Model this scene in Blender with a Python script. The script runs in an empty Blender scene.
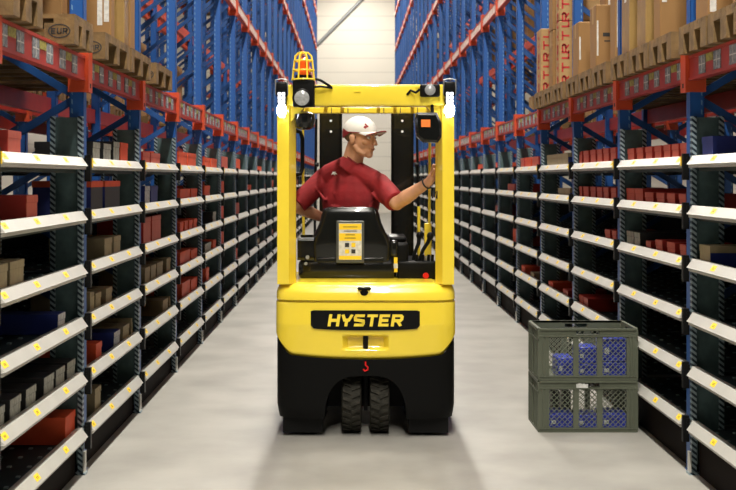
import bpy, bmesh, math, random
from mathutils import Vector, Matrix
random.seed(7)
SC = bpy.context.scene
COL = SC.collection
PI = math.pi
H = 1.56            # camera height
F = 1200.0          # focal length in pixels of a 736 wide frame
XL, XR = 1.415, 1.79    # distance of the two shelf faces from the camera axis
Y0, L = 6.36, 1.662     # first upright and bay length
NB = 27                 # bays -1 .. 25

# ---------------------------------------------------------------- materials
def mat(name, col, rough=0.5, metal=0.0, noise=0.0, nscale=8.0, bump=0.0, bscale=60.0, emit=None, estr=0.0, coat=0.0, dark=None):
    m = bpy.data.materials.new(name); m.use_nodes = True
    nt = m.node_tree; b = nt.nodes['Principled BSDF']
    b.inputs['Base Color'].default_value = (*col, 1)
    b.inputs['Roughness'].default_value = rough
    b.inputs['Metallic'].default_value = metal
    if coat: b.inputs['Coat Weight'].default_value = coat
    if emit:
        b.inputs['Emission Color'].default_value = (*emit, 1)
        b.inputs['Emission Strength'].default_value = estr
    if noise or bump:
        tc = nt.nodes.new('ShaderNodeTexCoord')
    if noise:
        n = nt.nodes.new('ShaderNodeTexNoise'); n.inputs['Scale'].default_value = nscale; n.inputs['Detail'].default_value = 5
        r = nt.nodes.new('ShaderNodeValToRGB')
        d = dark if dark else tuple(c*(1-noise) for c in col)
        r.color_ramp.elements[0].position = 0.35; r.color_ramp.elements[1].position = 0.65
        r.color_ramp.elements[0].color = (*d, 1); r.color_ramp.elements[1].color = (*[min(1, c*(1+noise*0.4)) for c in col], 1)
        nt.links.new(tc.outputs['Object'], n.inputs['Vector']); nt.links.new(n.outputs['Fac'], r.inputs['Fac'])
        nt.links.new(r.outputs['Color'], b.inputs['Base Color'])
    if bump:
        n2 = nt.nodes.new('ShaderNodeTexNoise'); n2.inputs['Scale'].default_value = bscale; n2.inputs['Detail'].default_value = 3
        bp = nt.nodes.new('ShaderNodeBump'); bp.inputs['Strength'].default_value = bump; bp.inputs['Distance'].default_value = 0.01
        nt.links.new(tc.outputs['Object'], n2.inputs['Vector']); nt.links.new(n2.outputs['Fac'], bp.inputs['Height'])
        nt.links.new(bp.outputs['Normal'], b.inputs['Normal'])
    return m

def slotted(name, base, hole, period, duty, rough=0.4, metal=0.0, lat=None):
    """steel with a row of punched slots along local z"""
    m = mat(name, base, rough, metal); nt = m.node_tree; b = nt.nodes['Principled BSDF']
    tc = nt.nodes.new('ShaderNodeTexCoord'); sp = nt.nodes.new('ShaderNodeSeparateXYZ')
    nt.links.new(tc.outputs['Object'], sp.inputs[0])
    def mth(op, a, v=None):
        n = nt.nodes.new('ShaderNodeMath'); n.operation = op
        if isinstance(a, float): n.inputs[0].default_value = a
        else: nt.links.new(a, n.inputs[0])
        if v is not None:
            if isinstance(v, float): n.inputs[1].default_value = v
            else: nt.links.new(v, n.inputs[1])
        return n.outputs[0]
    # slots lean a little: offset z by lateral position
    z = mth('ADD', sp.outputs['Z'], mth('MULTIPLY', sp.outputs['X'], 0.8))
    fr = mth('FRACT', mth('DIVIDE', z, period))
    fac = mth('LESS_THAN', fr, duty)
    if lat:   # one column of slots near the aisle edge of the post
        w = mth('SUBTRACT', mth('ABSOLUTE', sp.outputs['X']), lat[0])
        fac = mth('MULTIPLY', fac, mth('LESS_THAN', mth('ABSOLUTE', w), lat[1]))
    mx = nt.nodes.new('ShaderNodeMix'); mx.data_type = 'RGBA'
    mx.inputs[6].default_value = (*base, 1); mx.inputs[7].default_value = (*hole, 1)
    nt.links.new(fac, mx.inputs[0]); nt.links.new(mx.outputs[2], b.inputs['Base Color'])
    return m

M = {}
M['floor'] = mat('floor_concrete', (0.285,0.275,0.25), 0.42, noise=0.22, nscale=1.6, bump=0.05, bscale=25)
M['ceiling'] = mat('ceiling_sheet', (0.6,0.6,0.58), 0.8, noise=0.05)
M['blue'] = slotted('blue_post', (0.009,0.085,0.33), (0.13,0.27,0.46), 0.05, 0.5, 0.42, lat=(0.066,0.004))
M['blueshade'] = mat('blue_paint_shaded', (0.009,0.066,0.24), 0.42, noise=0.1)  # same paint as the posts, darkened to carry the braces' shaded side
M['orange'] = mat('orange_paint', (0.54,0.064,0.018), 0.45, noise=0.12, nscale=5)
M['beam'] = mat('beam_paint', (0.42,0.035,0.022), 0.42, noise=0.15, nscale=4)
M['beamlab'] = mat('beam_label', (0.25,0.27,0.30), 0.5, noise=0.5, nscale=60)
M['beamgrn'] = mat('beam_label_yellow', (0.36,0.33,0.07), 0.5, noise=0.4, nscale=60)
M['beampale'] = mat('beam_strip', (0.88,0.78,0.71), 0.5, noise=0.2, nscale=9, dark=(0.74,0.53,0.45))
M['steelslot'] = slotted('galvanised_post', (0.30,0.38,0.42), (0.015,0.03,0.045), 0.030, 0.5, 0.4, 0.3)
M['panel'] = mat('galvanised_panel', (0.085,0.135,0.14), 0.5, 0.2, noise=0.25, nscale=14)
M['rail'] = mat('rail_alloy', (0.46,0.455,0.42), 0.35, 0.15, noise=0.06, nscale=5)
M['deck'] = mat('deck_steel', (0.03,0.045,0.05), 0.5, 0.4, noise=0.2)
M['roller'] = mat('roller_steel', (0.32,0.42,0.43), 0.35, 0.5)
M['black'] = mat('black_plastic', (0.006,0.006,0.006), 0.38)
M['blackr'] = mat('black_rubber', (0.032,0.030,0.024), 0.75, noise=0.3, nscale=30)
M['blackg'] = mat('black_gloss', (0.006,0.0065,0.006), 0.22, coat=0.3)
M['skirt'] = mat('skirt_black', (0.007,0.0072,0.0065), 0.5, bump=0.1, bscale=200)
M['yellow'] = mat('truck_yellow', (0.90,0.68,0.05), 0.26, coat=0.35, noise=0.05, nscale=3)
M['ylabel'] = mat('price_label', (0.85,0.58,0.02), 0.5)
M['ink'] = mat('ink', (0.02,0.02,0.02), 0.6)
M['inkred'] = mat('ink_red', (0.45,0.02,0.02), 0.6)
M['white'] = mat('white_paint', (0.8,0.8,0.77), 0.4)
M['paper'] = mat('paper', (0.62,0.62,0.60), 0.6, noise=0.2, nscale=40)
M['wood'] = mat('pallet_wood', (0.20,0.118,0.04), 0.75, noise=0.45, nscale=9, bump=0.3)
M['carton'] = mat('carton', (0.28,0.15,0.048), 0.7, noise=0.12, nscale=3)
M['carton2'] = mat('carton_pale', (0.40,0.25,0.10), 0.7, noise=0.12, nscale=3)
M['wrap'] = mat('wrapped_carton', (0.34,0.22,0.08), 0.25, noise=0.2, nscale=4, bump=0.9, bscale=7)
M['redbox'] = mat('red_card', (0.36,0.020,0.012), 0.55, noise=0.12, nscale=6)
M['orgbox'] = mat('orange_card', (0.62,0.07,0.018), 0.55, noise=0.12, nscale=6)
M['redend'] = mat('red_card_end', (0.50,0.085,0.05), 0.5, noise=0.1, nscale=20)
M['kraft'] = mat('kraft_card', (0.22,0.175,0.10), 0.65, noise=0.15, nscale=8)
M['kraftend'] = mat('kraft_end', (0.33,0.27,0.155), 0.65, noise=0.15, nscale=20)
M['bluebox'] = mat('blue_card', (0.012,0.025,0.17), 0.5, noise=0.1)
M['darkbox'] = mat('dark_card', (0.02,0.02,0.022), 0.5)
M['greyend'] = mat('grey_end', (0.34,0.35,0.31), 0.6, noise=0.35, nscale=40)
M['whiteend'] = mat('white_end', (0.5,0.52,0.53), 0.6, noise=0.35, nscale=50)
M['crate'] = mat('crate_plastic', (0.085,0.095,0.066), 0.5, noise=0.1)
M['crateblue'] = mat('blue_pack', (0.015,0.035,0.42), 0.3, noise=0.5, nscale=25, bump=0.5, bscale=30)
M['ledglow'] = mat('led_glow', (1,1,1), 0.3, emit=(0.88,0.9,1.0), estr=60)
M['leddim'] = mat('led_dim', (0.9,0.9,1), 0.3, emit=(0.85,0.88,1.0), estr=2.2)
M['lens'] = mat('lamp_lens', (0.45,0.47,0.47), 0.12, 0.3, noise=0.2, nscale=60)
M['beacon'] = mat('beacon_lens', (0.75,0.10,0.01), 0.15, emit=(1,0.15,0.01), estr=0.12)
M['skin'] = mat('skin', (0.60,0.31,0.18), 0.5, noise=0.10, nscale=20)
M['shirt'] = mat('shirt_red', (0.25,0.006,0.010), 0.8, noise=0.2, nscale=12, bump=0.5, bscale=14)
M['trouser'] = mat('trousers', (0.02,0.022,0.03), 0.8)
M['cap'] = mat('cap_white', (0.62,0.61,0.58), 0.7)
M['maroon'] = mat('cap_maroon', (0.22,0.01,0.015), 0.7)
M['hair'] = mat('hair', (0.16,0.09,0.045), 0.8)
M['red'] = mat('knob_red', (0.65,0.01,0.01), 0.3)
M['tubelight'] = mat('light_diffuser', (1,1,1), 0.5, emit=(1,0.94,0.82), estr=6)
M['lattice'] = mat('lattice_plastic', (0.15,0.165,0.12), 0.5)
M['undershade'] = mat('under_shelf_shade', (0.009,0.006,0.005), 0.7)  # near-black colour for the shade under the bottom shelves
M['back'] = mat('shade_backing', (0.012,0.018,0.018), 0.7)  # near-black colour for the added sheet that darkens shelf interiors
M['frame'] = mat('card_frame', (0.07,0.075,0.07), 0.3)
M['grey'] = mat('grey_steel', (0.28,0.29,0.30), 0.45, 0.3)
M['orangelab'] = mat('orange_label', (0.95,0.22,0.03), 0.5)
for k_,v_ in (('black',.12),('blackg',.35),('skirt',.1),('blackr',.1),('panel',.3),('undershade',.05),('back',.05),('deck',.2)):
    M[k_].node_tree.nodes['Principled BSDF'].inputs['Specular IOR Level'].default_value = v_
M['skirt'].node_tree.nodes['Principled BSDF'].inputs['Base Color'].default_value = (.004,.004,.0038,1)
# far wall: pale panel with fine horizontal seams
def wall_mat(name, col):
    m = mat(name, col, 0.7); nt = m.node_tree; b = nt.nodes['Principled BSDF']
    tc = nt.nodes.new('ShaderNodeTexCoord'); sp = nt.nodes.new('ShaderNodeSeparateXYZ'); nt.links.new(tc.outputs['Object'], sp.inputs[0])
    d = nt.nodes.new('ShaderNodeMath'); d.operation = 'FRACT'
    dv = nt.nodes.new('ShaderNodeMath'); dv.operation = 'DIVIDE'; dv.inputs[1].default_value = 0.62
    nt.links.new(sp.outputs['Z'], dv.inputs[0]); nt.links.new(dv.outputs[0], d.inputs[0])
    lt = nt.nodes.new('ShaderNodeMath'); lt.operation = 'LESS_THAN'; lt.inputs[1].default_value = 0.09
    nt.links.new(d.outputs[0], lt.inputs[0])
    mx = nt.nodes.new('ShaderNodeMix'); mx.data_type = 'RGBA'
    mx.inputs[6].default_value = (*col, 1); mx.inputs[7].default_value = (*[c*0.86 for c in col], 1)
    nt.links.new(lt.outputs[0], mx.inputs[0]); nt.links.new(mx.outputs[2], b.inputs['Base Color'])
    return m
M['wall'] = wall_mat('wall_panel', (0.70,0.67,0.59))

# ---------------------------------------------------------------- mesh builder
class MB:
    def __init__(s, sx=1, off=(0,0,0)):
        s.bm = bmesh.new(); s.mats = []; s.cur = 0; s.sx = sx; s.off = off
    def m(s, k):
        if k not in s.mats: s.mats.append(k)
        s.cur = s.mats.index(k); return s
    def _v(s, p): return s.bm.verts.new((s.sx*(p[0]+s.off[0]), p[1]+s.off[1], p[2]+s.off[2]))
    def faces(s, pts, fs):
        vs = [s._v(p) for p in pts]
        for f in fs:
            try:
                fc = s.bm.faces.new([vs[i] for i in f]); fc.material_index = s.cur
            except ValueError: pass
        return vs
    def box(s, x0,x1,y0,y1,z0,z1, bev=0.0):
        if bev > 0:
            b2 = bmesh.new(); bmesh.ops.create_cube(b2, size=1.0)
            for v in b2.verts:
                v.co = Vector((x0+(v.co.x+.5)*(x1-x0), y0+(v.co.y+.5)*(y1-y0), z0+(v.co.z+.5)*(z1-z0)))
            b = min(bev, abs(x1-x0)*.45, abs(y1-y0)*.45, abs(z1-z0)*.45)
            bmesh.ops.bevel(b2, geom=list(b2.edges), offset=b, segments=3 if b > .008 else 1, affect='EDGES', profile=.5)
            b2.verts.index_update(); s.faces([tuple(v.co) for v in b2.verts], [tuple(v.index for v in f.verts) for f in b2.faces]); b2.free()
            return s
        p = [(x0,y0,z0),(x1,y0,z0),(x1,y1,z0),(x0,y1,z0),(x0,y0,z1),(x1,y0,z1),(x1,y1,z1),(x0,y1,z1)]
        s.faces(p, [(0,3,2,1),(4,5,6,7),(0,1,5,4),(1,2,6,5),(2,3,7,6),(3,0,4,7)]); return s
    def loft(s, rings, caps=True, closed=True):
        n = len(rings[0]); pts = [p for r in rings for p in r]; fs = []
        for i in range(len(rings)-1):
            for j in range(n if closed else n-1):
                k = (j+1) % n
                fs.append((i*n+j, i*n+k, (i+1)*n+k, (i+1)*n+j))
        if caps:
            fs.append(tuple(range(n))); fs.append(tuple(range((len(rings)-1)*n, len(rings)*n)))
        s.faces(pts, fs); return s
    def prism(s, poly, axis, a, b):
        """poly in the two other axes, extruded along axis from a to b"""
        def P(u, v, w):
            return {'x':(w,u,v),'y':(u,w,v),'z':(u,v,w)}[axis]
        s.loft([[P(u,v,a) for u,v in poly],[P(u,v,b) for u,v in poly]], True); return s
    def tube(s, pts, r, n=10, caps=True):
        pts = [Vector(p) for p in pts]; rr = r if isinstance(r,(list,tuple)) else [r]*len(pts)
        rings = []; up = None
        for i, p in enumerate(pts):
            d = (pts[min(i+1,len(pts)-1)] - pts[max(i-1,0)]).normalized()
            if up is None:
                up = Vector((0,0,1)) if abs(d.z) < .9 else Vector((1,0,0))
            a = d.cross(up).normalized(); up = a.cross(d).normalized()
            rings.append([tuple(p + (a*math.cos(2*PI*k/n) + up*math.sin(2*PI*k/n))*rr[i]) for k in range(n)])
        s.loft(rings, caps); return s
    def cyl(s, c, r, h, axis='z', n=20, r2=None):
        r2 = r if r2 is None else r2
        d = {'x':Vector((1,0,0)),'y':Vector((0,1,0)),'z':Vector((0,0,1))}[axis]
        c = Vector(c); return s.tube([c - d*h/2, c + d*h/2], [r, r2], n)
    def lathe(s, c, prof, axis='z', n=32):
        rings = []
        for r, h in prof:
            ring = []
            for k in range(n):
                a = 2*PI*k/n; q = (r*math.cos(a), r*math.sin(a))
                ring.append({'z':(c[0]+q[0],c[1]+q[1],c[2]+h),'x':(c[0]+h,c[1]+q[0],c[2]+q[1]),'y':(c[0]+q[0],c[1]+h,c[2]+q[1])}[axis])
            rings.append(ring)
        s.loft(rings, True); return s
    def ell(s, c, r, mtx=None, nu=18, nv=12):
        rings = []
        for i in range(nv+1):
            t = PI*(i+0.0)/nv; t = min(max(t, 0.02), PI-0.02)
            ring = []
            for j in range(nu):
                a = 2*PI*j/nu
                v = Vector((r[0]*math.sin(t)*math.cos(a), r[1]*math.sin(t)*math.sin(a), r[2]*math.cos(t)))
                if mtx: v = mtx @ v
                ring.append(tuple(Vector(c)+v))
            rings.append(ring)
        s.loft(rings, True); return s
    def build(s, name, parent=None, smooth=False, merge=False):
        if merge: bmesh.ops.remove_doubles(s.bm, verts=s.bm.verts, dist=1e-5)
        bmesh.ops.recalc_face_normals(s.bm, faces=s.bm.faces)
        me = bpy.data.meshes.new(name); s.bm.to_mesh(me); s.bm.free()
        for k in s.mats: me.materials.append(M[k])
        if smooth:
            for p in me.polygons: p.use_smooth = True
            try: me.set_sharp_from_angle(angle=math.radians(38))
            except Exception: pass
        o = bpy.data.objects.new(name, me); COL.objects.link(o)
        if parent: o.parent = parent
        return o

def link(name, me, parent=None, loc=(0,0,0)):
    o = bpy.data.objects.new(name, me); COL.objects.link(o); o.location = loc
    if parent: o.parent = parent
    return o
def tag(o, label=None, cat=None, group=None, kind=None):
    if label: o['label'] = label
    if cat: o['category'] = cat
    if group: o['group'] = group
    if kind: o['kind'] = kind
    return o
def empty(name, loc, rz=0.0):
    o = bpy.data.objects.new(name, None); COL.objects.link(o); o.location = loc; o.rotation_euler = (0,0,rz); o.empty_display_size = 0.1
    return o
KIDS = {}
def copy_tree(o, loc=None, parent=None):
    c = o.copy(); COL.objects.link(c)
    if parent: c.parent = parent
    if loc is not None: c.location = loc
    for ch in o.children: copy_tree(ch, None, c)
    return c

ORD = ['zeroth','first','second','third','fourth','fifth','sixth','seventh','eighth','ninth','tenth','eleventh','twelfth','thirteenth','fourteenth','fifteenth','sixteenth','seventeenth','eighteenth','nineteenth','twentieth','twenty-first','twenty-second','twenty-third','twenty-fourth','twenty-fifth','twenty-sixth','twenty-seventh','twenty-eighth','twenty-ninth','thirtieth']

# stroke letters in a unit box (w=1,h=1): lists of polylines
GL = {
 'H':[[(0.1,0),(0.1,1)],[(0.9,0),(0.9,1)],[(0.1,.5),(0.9,.5)]],
 'Y':[[(0.05,1),(0.3,.52),(0.7,.52),(0.95,1)],[(0.5,.55),(0.5,0)]],
 'S':[[(0.95,.9),(0.15,.9),(0.08,.75),(0.12,.55),(0.88,.45),(0.92,.25),(0.85,.1),(0.05,.1)]],
 'T':[[(0,.9),(1,.9)],[(0.5,.9),(0.5,0)]],
 'E':[[(0.1,0),(0.1,1)],[(0.1,.9),(0.95,.9)],[(0.1,.5),(0.85,.5)],[(0.1,.1),(0.95,.1)]],
 'R':[[(0.1,0),(0.1,1)],[(0.1,.9),(0.8,.9),(0.92,.78),(0.92,.6),(0.8,.48),(0.1,.48)],[(0.5,.48),(0.92,0)]],
 'U':[[(0.1,1),(0.1,.2),(0.25,.08),(0.75,.08),(0.9,.2),(0.9,1)]],
 'L':[[(0.1,1),(0.1,.08),(0.95,.08)]],
 'I':[[(0.5,0),(0.5,1)]],
}
def strokes(mb, text, place, w, h, gap, t, shear=0.0, gl=None):
    """place(u, v, depth) -> 3D point.  text is centred on u=0, v from 0 to h"""
    total = len(text)*w + (len(text)-1)*gap; u0 = -total/2
    for ch in text:
        for pl in (gl or GL)[ch]:
            for i in range(len(pl)-1):
                a = Vector((pl[i][0]*w, pl[i][1]*h)); b = Vector((pl[i+1][0]*w, pl[i+1][1]*h))
                d = (b-a).normalized(); ex = t*0.28
                if i > 0 : a = a - d*ex
                if i < len(pl)-2: b = b + d*ex
                nrm = Vector((-d.y, d.x))*t/2
                q = [a+nrm, a-nrm, b-nrm, b+nrm]
                q = [(u0 + p.x + shear*p.y, min(max(p.y,0),h)) for p in q]
                mb.loft([[place(u,v,0.0) for u,v in q],[place(u,v,0.002) for u,v in q]], True)
        u0 += w + gap
PA, PB, PC, WB, EXPO = 310, 560, 70, 0.01, 0.32
# ================================================================ SETTING
YB = 53.0
tag(MB().m('floor').box(-9,10,-6,YB+.3,-0.2,0).build('floor'), kind='structure')
tag(MB().m('ceiling').box(-9,10,-6,YB+.3,11.5,11.7).build('ceiling'), kind='structure')
tag(MB().m('wall').box(-9,10,YB,YB+.3,0,11.5).build('wall_back'), kind='structure')
tag(MB().m('wall').box(-9.2,-9,-6,YB,0,11.5).build('wall_left'), kind='structure')
tag(MB().m('wall').box(10,10.2,-6,YB,0,11.5).build('wall_right'), kind='structure')
o = MB().m('grey').tube([(-1.5,YB-.08,7.45),(0.62,YB-.08,9.6),(2.3,YB-.08,11.35)],0.075,12).build('brace_pipe', smooth=True)
tag(o,'grey diagonal steel brace crossing the pale end wall','brace')

# ================================================================ PALLET RACK
BEAMZ = [2.14,3.67,5.27,6.86,8.3]
DEP = 1.05
RTOP = 9.7
def post_mb(mb, u0, y0=0.0):
    # open C-section upright
    mb.box(u0,u0+.075,y0,y0+.006,0.006,RTOP); mb.box(u0,u0+.006,y0,y0+.07,0.006,RTOP); mb.box(u0+.069,u0+.075,y0,y0+.07,0.006,RTOP)
    mb.box(u0,u0+.02,y0+.064,y0+.07,0.006,RTOP); mb.box(u0+.055,u0+.075,y0+.064,y0+.07,0.006,RTOP)
def brace_list():
    out = [((0.06,2.0),(DEP-.06,2.55)), ((0.06,1.98),(DEP-.06,1.42)), ((0.06,0.86),(DEP-.06,1.40)), ((0.06,0.84),(DEP-.06,0.3))]
    z = 2.95
    while z < RTOP-.1:
        out.append(((0.06,z),(DEP-.06,z-.72))); z += .56
    return out
def brace_mb(mb, a, b, y=0.035):
    (u0,z0),(u1,z1) = a,b; d = Vector((u1-u0,z1-z0)).normalized(); n = Vector((-d.y,d.x))*.02
    q = [(u0+n.x,z0+n.y),(u0-n.x,z0-n.y),(u1-n.x,z1-n.y),(u1+n.x,z1+n.y)]
    mb.loft([[(u,y-.012,z) for u,z in q],[(u,y+.012,z) for u,z in q]], True)
def beam_mb(mb, u, zc, face, low=True):
    """horizontal box beam with folded edges; face = +1 when its outer side is towards u+"""
    y0,y1 = .075, L-.005
    a,b = u, u+.045
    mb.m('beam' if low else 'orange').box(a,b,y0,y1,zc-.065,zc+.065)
    lip = (a-.006,a) if face<0 else (b,b+.006)
    mb.box(lip[0],lip[1],y0,y1,zc+.050,zc+.065); mb.box(lip[0],lip[1],y0,y1,zc-.065,zc-.050)
def conn_mb(mb, u, zc, face):
    mb.m('orange')
    for (y0,y1) in ((-.012,.082),):
        x0,x1 = (u-.022,u+.004) if face<0 else (u+.041,u+.067)
        mb.box(x0,x1,y0,y1,zc-.125,zc+.11)
    if face<0: mb.box(u-.004,u+.088,-.012,-.004,zc-.125,zc+.11)
    mb.m('ink'); x0 = u-.024 if face<0 else u+.067
    for dz in (-.09,):
        mb.box(x0,x0+.002,.02,.045,zc+dz-.012,zc+dz+.012)

def strip_pale(mb, u, zc):      # long pale reflective strip on upper beams
    mb.m('beampale').box(u-.003,u,.09,L-.02,zc-.048,zc+.048)

def rack_proto(sx, XF, name):
    """fully split bay, near end at local y=0; u measured away from the aisle"""
    root = empty(name, (0,0,0))
    def mk(): return MB(sx)
    mb = mk().m('blue'); post_mb(mb, 0.005); pf = mb.build('post', root)
    mb = mk().m('blue'); post_mb(mb, DEP-.08); mb.build('post', root)
    for u in (0.005, DEP-.08):
        mb = mk().m('blueshade'); mb.box(u-.004,u+.10,-.012,.085,0,.006); mb.build('foot_plate', root)
    for a,b in brace_list():
        mb = mk().m('blueshade'); brace_mb(mb,a,b); mb.build('brace', root)
    for i,z in enumerate(BEAMZ):
        for u,fc in ((-.002,-1),(DEP-.043,1)):
            mb = mk(); beam_mb(mb,u,z,fc,i==0)
            if i > 0 and fc < 0: strip_pale(mb,u,z)
            bo = mb.build('beam', root)
            mb = mk(); conn_mb(mb,u,z,fc); mb.build('connector', bo)
            if i == 0 and fc < 0:
                seg = (L-.16)/12; y = .10
                for k in range(12):
                    if k % 4 in (0,2):
                        mb = mk().m('beamlab').box(u-.004,u,y+.006,y+seg-.006,z-.046,z+.046)
                        mb.m('paper'); mb.box(u-.0048,u-.004,y+.012,y+seg-.012,z-.003,z+.003); mb.box(u-.0048,u-.004,y+seg/2-.003,y+seg/2+.003,z-.04,z+.04)
                        mb.build('location_label', bo)
                    elif k % 4 == 1:
                        mk().m('beamgrn').box(u-.004,u,y+.006,y+seg-.006,z+.006,z+.046).build('location_label', bo)
                    y += seg
    return root
def rack_simple(sx, name, labels=True, mirror=False, tri=True):
    mb = MB(sx)
    mb.m('blue'); post_mb(mb,0.005); post_mb(mb,DEP-.08)
    mb.m('blueshade')
    for a,b in brace_list(): brace_mb(mb,a,b)
    for i,z in enumerate(BEAMZ):
        for u,fc in ((-.002,-1),(DEP-.043,1)):
            beam_mb(mb,u,z,fc,i==0)
            if fc < 0 and labels:
                if i == 0:
                    mb.m('beampale').box(u-.003,u,.10,L-.03,z-.046,z+.046); mb.m('beamlab'); [mb.box(u-.004,u-.003,.14+q*.24,.26+q*.24,z-.040,z+.040) for q in range(6)]
                else: strip_pale(mb,u,z)
            conn_mb(mb,u,z,fc)
    o = mb.build(name); return o

def rack_row(sx, XF, side, detail_upto, first, last, label, group, simple_only=False):
    root = None; so = None
    for n in range(first, last+1):
        y = Y0 + n*L
        loc = (sx*XF, y, 0)
        nm = 'pallet_rack_bay'
        if n < detail_upto and not simple_only:
            if root is None: r = root = rack_proto(sx, XF, nm); r.location = loc
            else: r = copy_tree(root, loc)
        else:
            if so is None: r = so = rack_simple(sx, nm, labels=not simple_only); r.location = loc
            else: r = so.copy(); COL.objects.link(r); r.location = loc
        tag(r, label % ORD[n-first+1], 'pallet rack', group)
    # end frame at the wall
    mb = MB(sx).m('blue'); post_mb(mb,0.005); post_mb(mb,DEP-.08); mb.m('blueshade')
    for a,b in brace_list(): brace_mb(mb,a,b)
    e = mb.build('rack_end_frame'); e.location = (sx*XF, Y0+(last+1)*L, 0)
    tag(e, 'blue end frame of the %s, standing at the far wall' % side, 'rack frame')

rack_row(-1, XL, 'left front rack row', 7, -1, NB-2, '%s blue and orange pallet rack bay from the camera, left of the aisle', 'pallet rack bays left of the aisle')
rack_row(1, XR, 'right front rack row', 7, -1, NB-2, '%s blue and orange pallet rack bay from the camera, right of the aisle', 'pallet rack bays right of the aisle')
GAP = .16
rack_row(-1, XL+DEP+GAP, 'left rear rack row', 0, -1, NB-2, '%s rack bay from the camera in the row behind the left racks', 'pallet rack bays behind the left row', True)
rack_row(1, XR+DEP+GAP, 'right rear rack row', 0, -1, NB-2, '%s rack bay from the camera in the row behind the right racks', 'pallet rack bays behind the right row', True)

# ================================================================ FLOW SHELVING
ZL = [1.636,1.355,1.075,.797,.508,.218]
ZR = [1.645,1.385,1.105,.823,.54,.255]
RP = [(.03,.030),(-.004,.032),(-.034,-.010),(-.0365,-.013),(-.026,-.018),(-.026,-.031),(.03,-.031)]
SD = 0.95
def spost(mb, u):
    mb.m('steelslot')
    mb.box(u,u+.025,-.052,-.048,.012,1.885); mb.box(u,u+.004,-.052,-.014,.012,1.885); mb.box(u+.021,u+.025,-.052,-.014,.012,1.885)
def shelf_parts(mk, z, lv, detail, root):
    ya,yb = .085, L-.055
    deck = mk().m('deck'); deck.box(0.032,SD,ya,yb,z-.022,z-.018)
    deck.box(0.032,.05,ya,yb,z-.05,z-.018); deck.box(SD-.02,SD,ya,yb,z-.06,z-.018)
    deck.m('roller')
    nt = 8 if detail else 4
    for t in range(nt):
        yy = ya + (t+.5)*(yb-ya)/nt
        for k in range(9 if detail else 0):
            u = .09+k*.095; deck.box(u,u+.018,yy-.012,yy+.012,z-.018,z-.012)
    return deck
def rail_mb(mb, z):
    mb.m('rail')
    ya,yb = .05, L-.058
    ring = lambda y, k: [(max(u*k,-.04) if u<0 else u, y, z+dz) for u,dz in RP]
    mb.loft([ring(ya,.25),ring(ya+.03,1),ring(yb-.02,1),ring(yb,.45)], True)
def bracket_mb(mb, z):
    mb.m('black').box(-.032,.0,.002,.032,z-.095,z+.045)
    mb.box(-.012,.012,.0,.045,z-.02,z+.03)
def shelf_proto(sx, Z, detail):
    root = empty('flow_shelf_bay', (0,0,0))
    mk = lambda: MB(sx)
    mb = mk(); spost(mb, 0.0); mb.build('post', root)
    mb = mk(); spost(mb, .145); mb.build('post', root)
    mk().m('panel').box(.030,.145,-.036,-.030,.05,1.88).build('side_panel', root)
    mb = mk(); spost(mb, SD-.03); mb.build('post', root)
    mk().m('undershade').box(.036,.040,-.04,L-.06,0,Z[5]-.03).build('under_shelf_shade', root)  # added upright strip, stands in for shaded floor below the bottom shelf
    mk().m('back').box(SD+.002,SD+.006,-.04,L-.06,.05,Z[1]-.06).build('shade_backing', root)  # added opaque sheet, keeps the shelf interior dark
    mk().m('steelslot').box(-.018,.045,-.062,-.006,0,.012).m('rail').box(-.014,-.004,-.056,-.016,.012,.12).build('foot', root)
    for i,z in enumerate(Z):
        d = shelf_parts(mk, z, i, True, root).build('shelf', root)
        mb = mk(); rail_mb(mb, z); mb.build('front_rail', d)
        mb = mk(); bracket_mb(mb, z); mb.build('bracket', d)
        if detail:
            # labels lie on the slanted upper facet
            for k,yy in enumerate((.10,.60,1.14)):
                mb = mk().m('ylabel'); yy = min(yy, L-.12)
                fr = lambda t: (-.004-.030*t-.0012, z+.032-.042*t)
                (ua,za),(ub,zb) = fr(.15),fr(.75)
                mb.loft([[(ua,yy,za),(ub,yy,zb),(ub+.001,yy,zb-.001),(ua+.001,yy,za-.001)],[(ua,yy+.068,za),(ub,yy+.068,zb),(ub+.001,yy+.068,zb-.001),(ua+.001,yy+.068,za-.001)]], True)
                (ua,za),(ub,zb) = fr(.35),fr(.6); mb.m('ink')
                for q in (.022,.038):
                    mb.loft([[(ua-.0006,yy+q,za),(ub-.0006,yy+q,zb),(ub,yy+q,zb),(ua,yy+q,za)],[(ua-.0006,yy+q+.006,za),(ub-.0006,yy+q+.006,zb),(ub,yy+q+.006,zb),(ua,yy+q+.006,za)]], True)
                mb.build('price_label', d)
            if i == 0:
                mb = mk().m('ylabel').box(-.034,-.004,.040,.050,z-.02,z+.03)
                t = mb.build('end_tag', d); t['label'] = 'yellow end tag'
    return root
def shelf_simple(sx, Z):
    mb = MB(sx); spost(mb,0); spost(mb,.145)
    mb.m('panel').box(.030,.145,-.036,-.030,.05,1.88)
    mb.m('rail').box(-.014,-.004,-.056,-.016,.0,.12)
    mb.m('undershade').box(.036,.040,-.04,L-.06,0,Z[5]-.03); mb.m('back').box(SD+.002,SD+.006,-.04,L-.06,.05,Z[2]-.06)
    for i,z in enumerate(Z):
        mb.m('deck').box(0.032,SD,.085,L-.055,z-.022,z-.018)
        rail_mb(mb,z); bracket_mb(mb,z)
    return mb.build('flow_shelf_bay')
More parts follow.
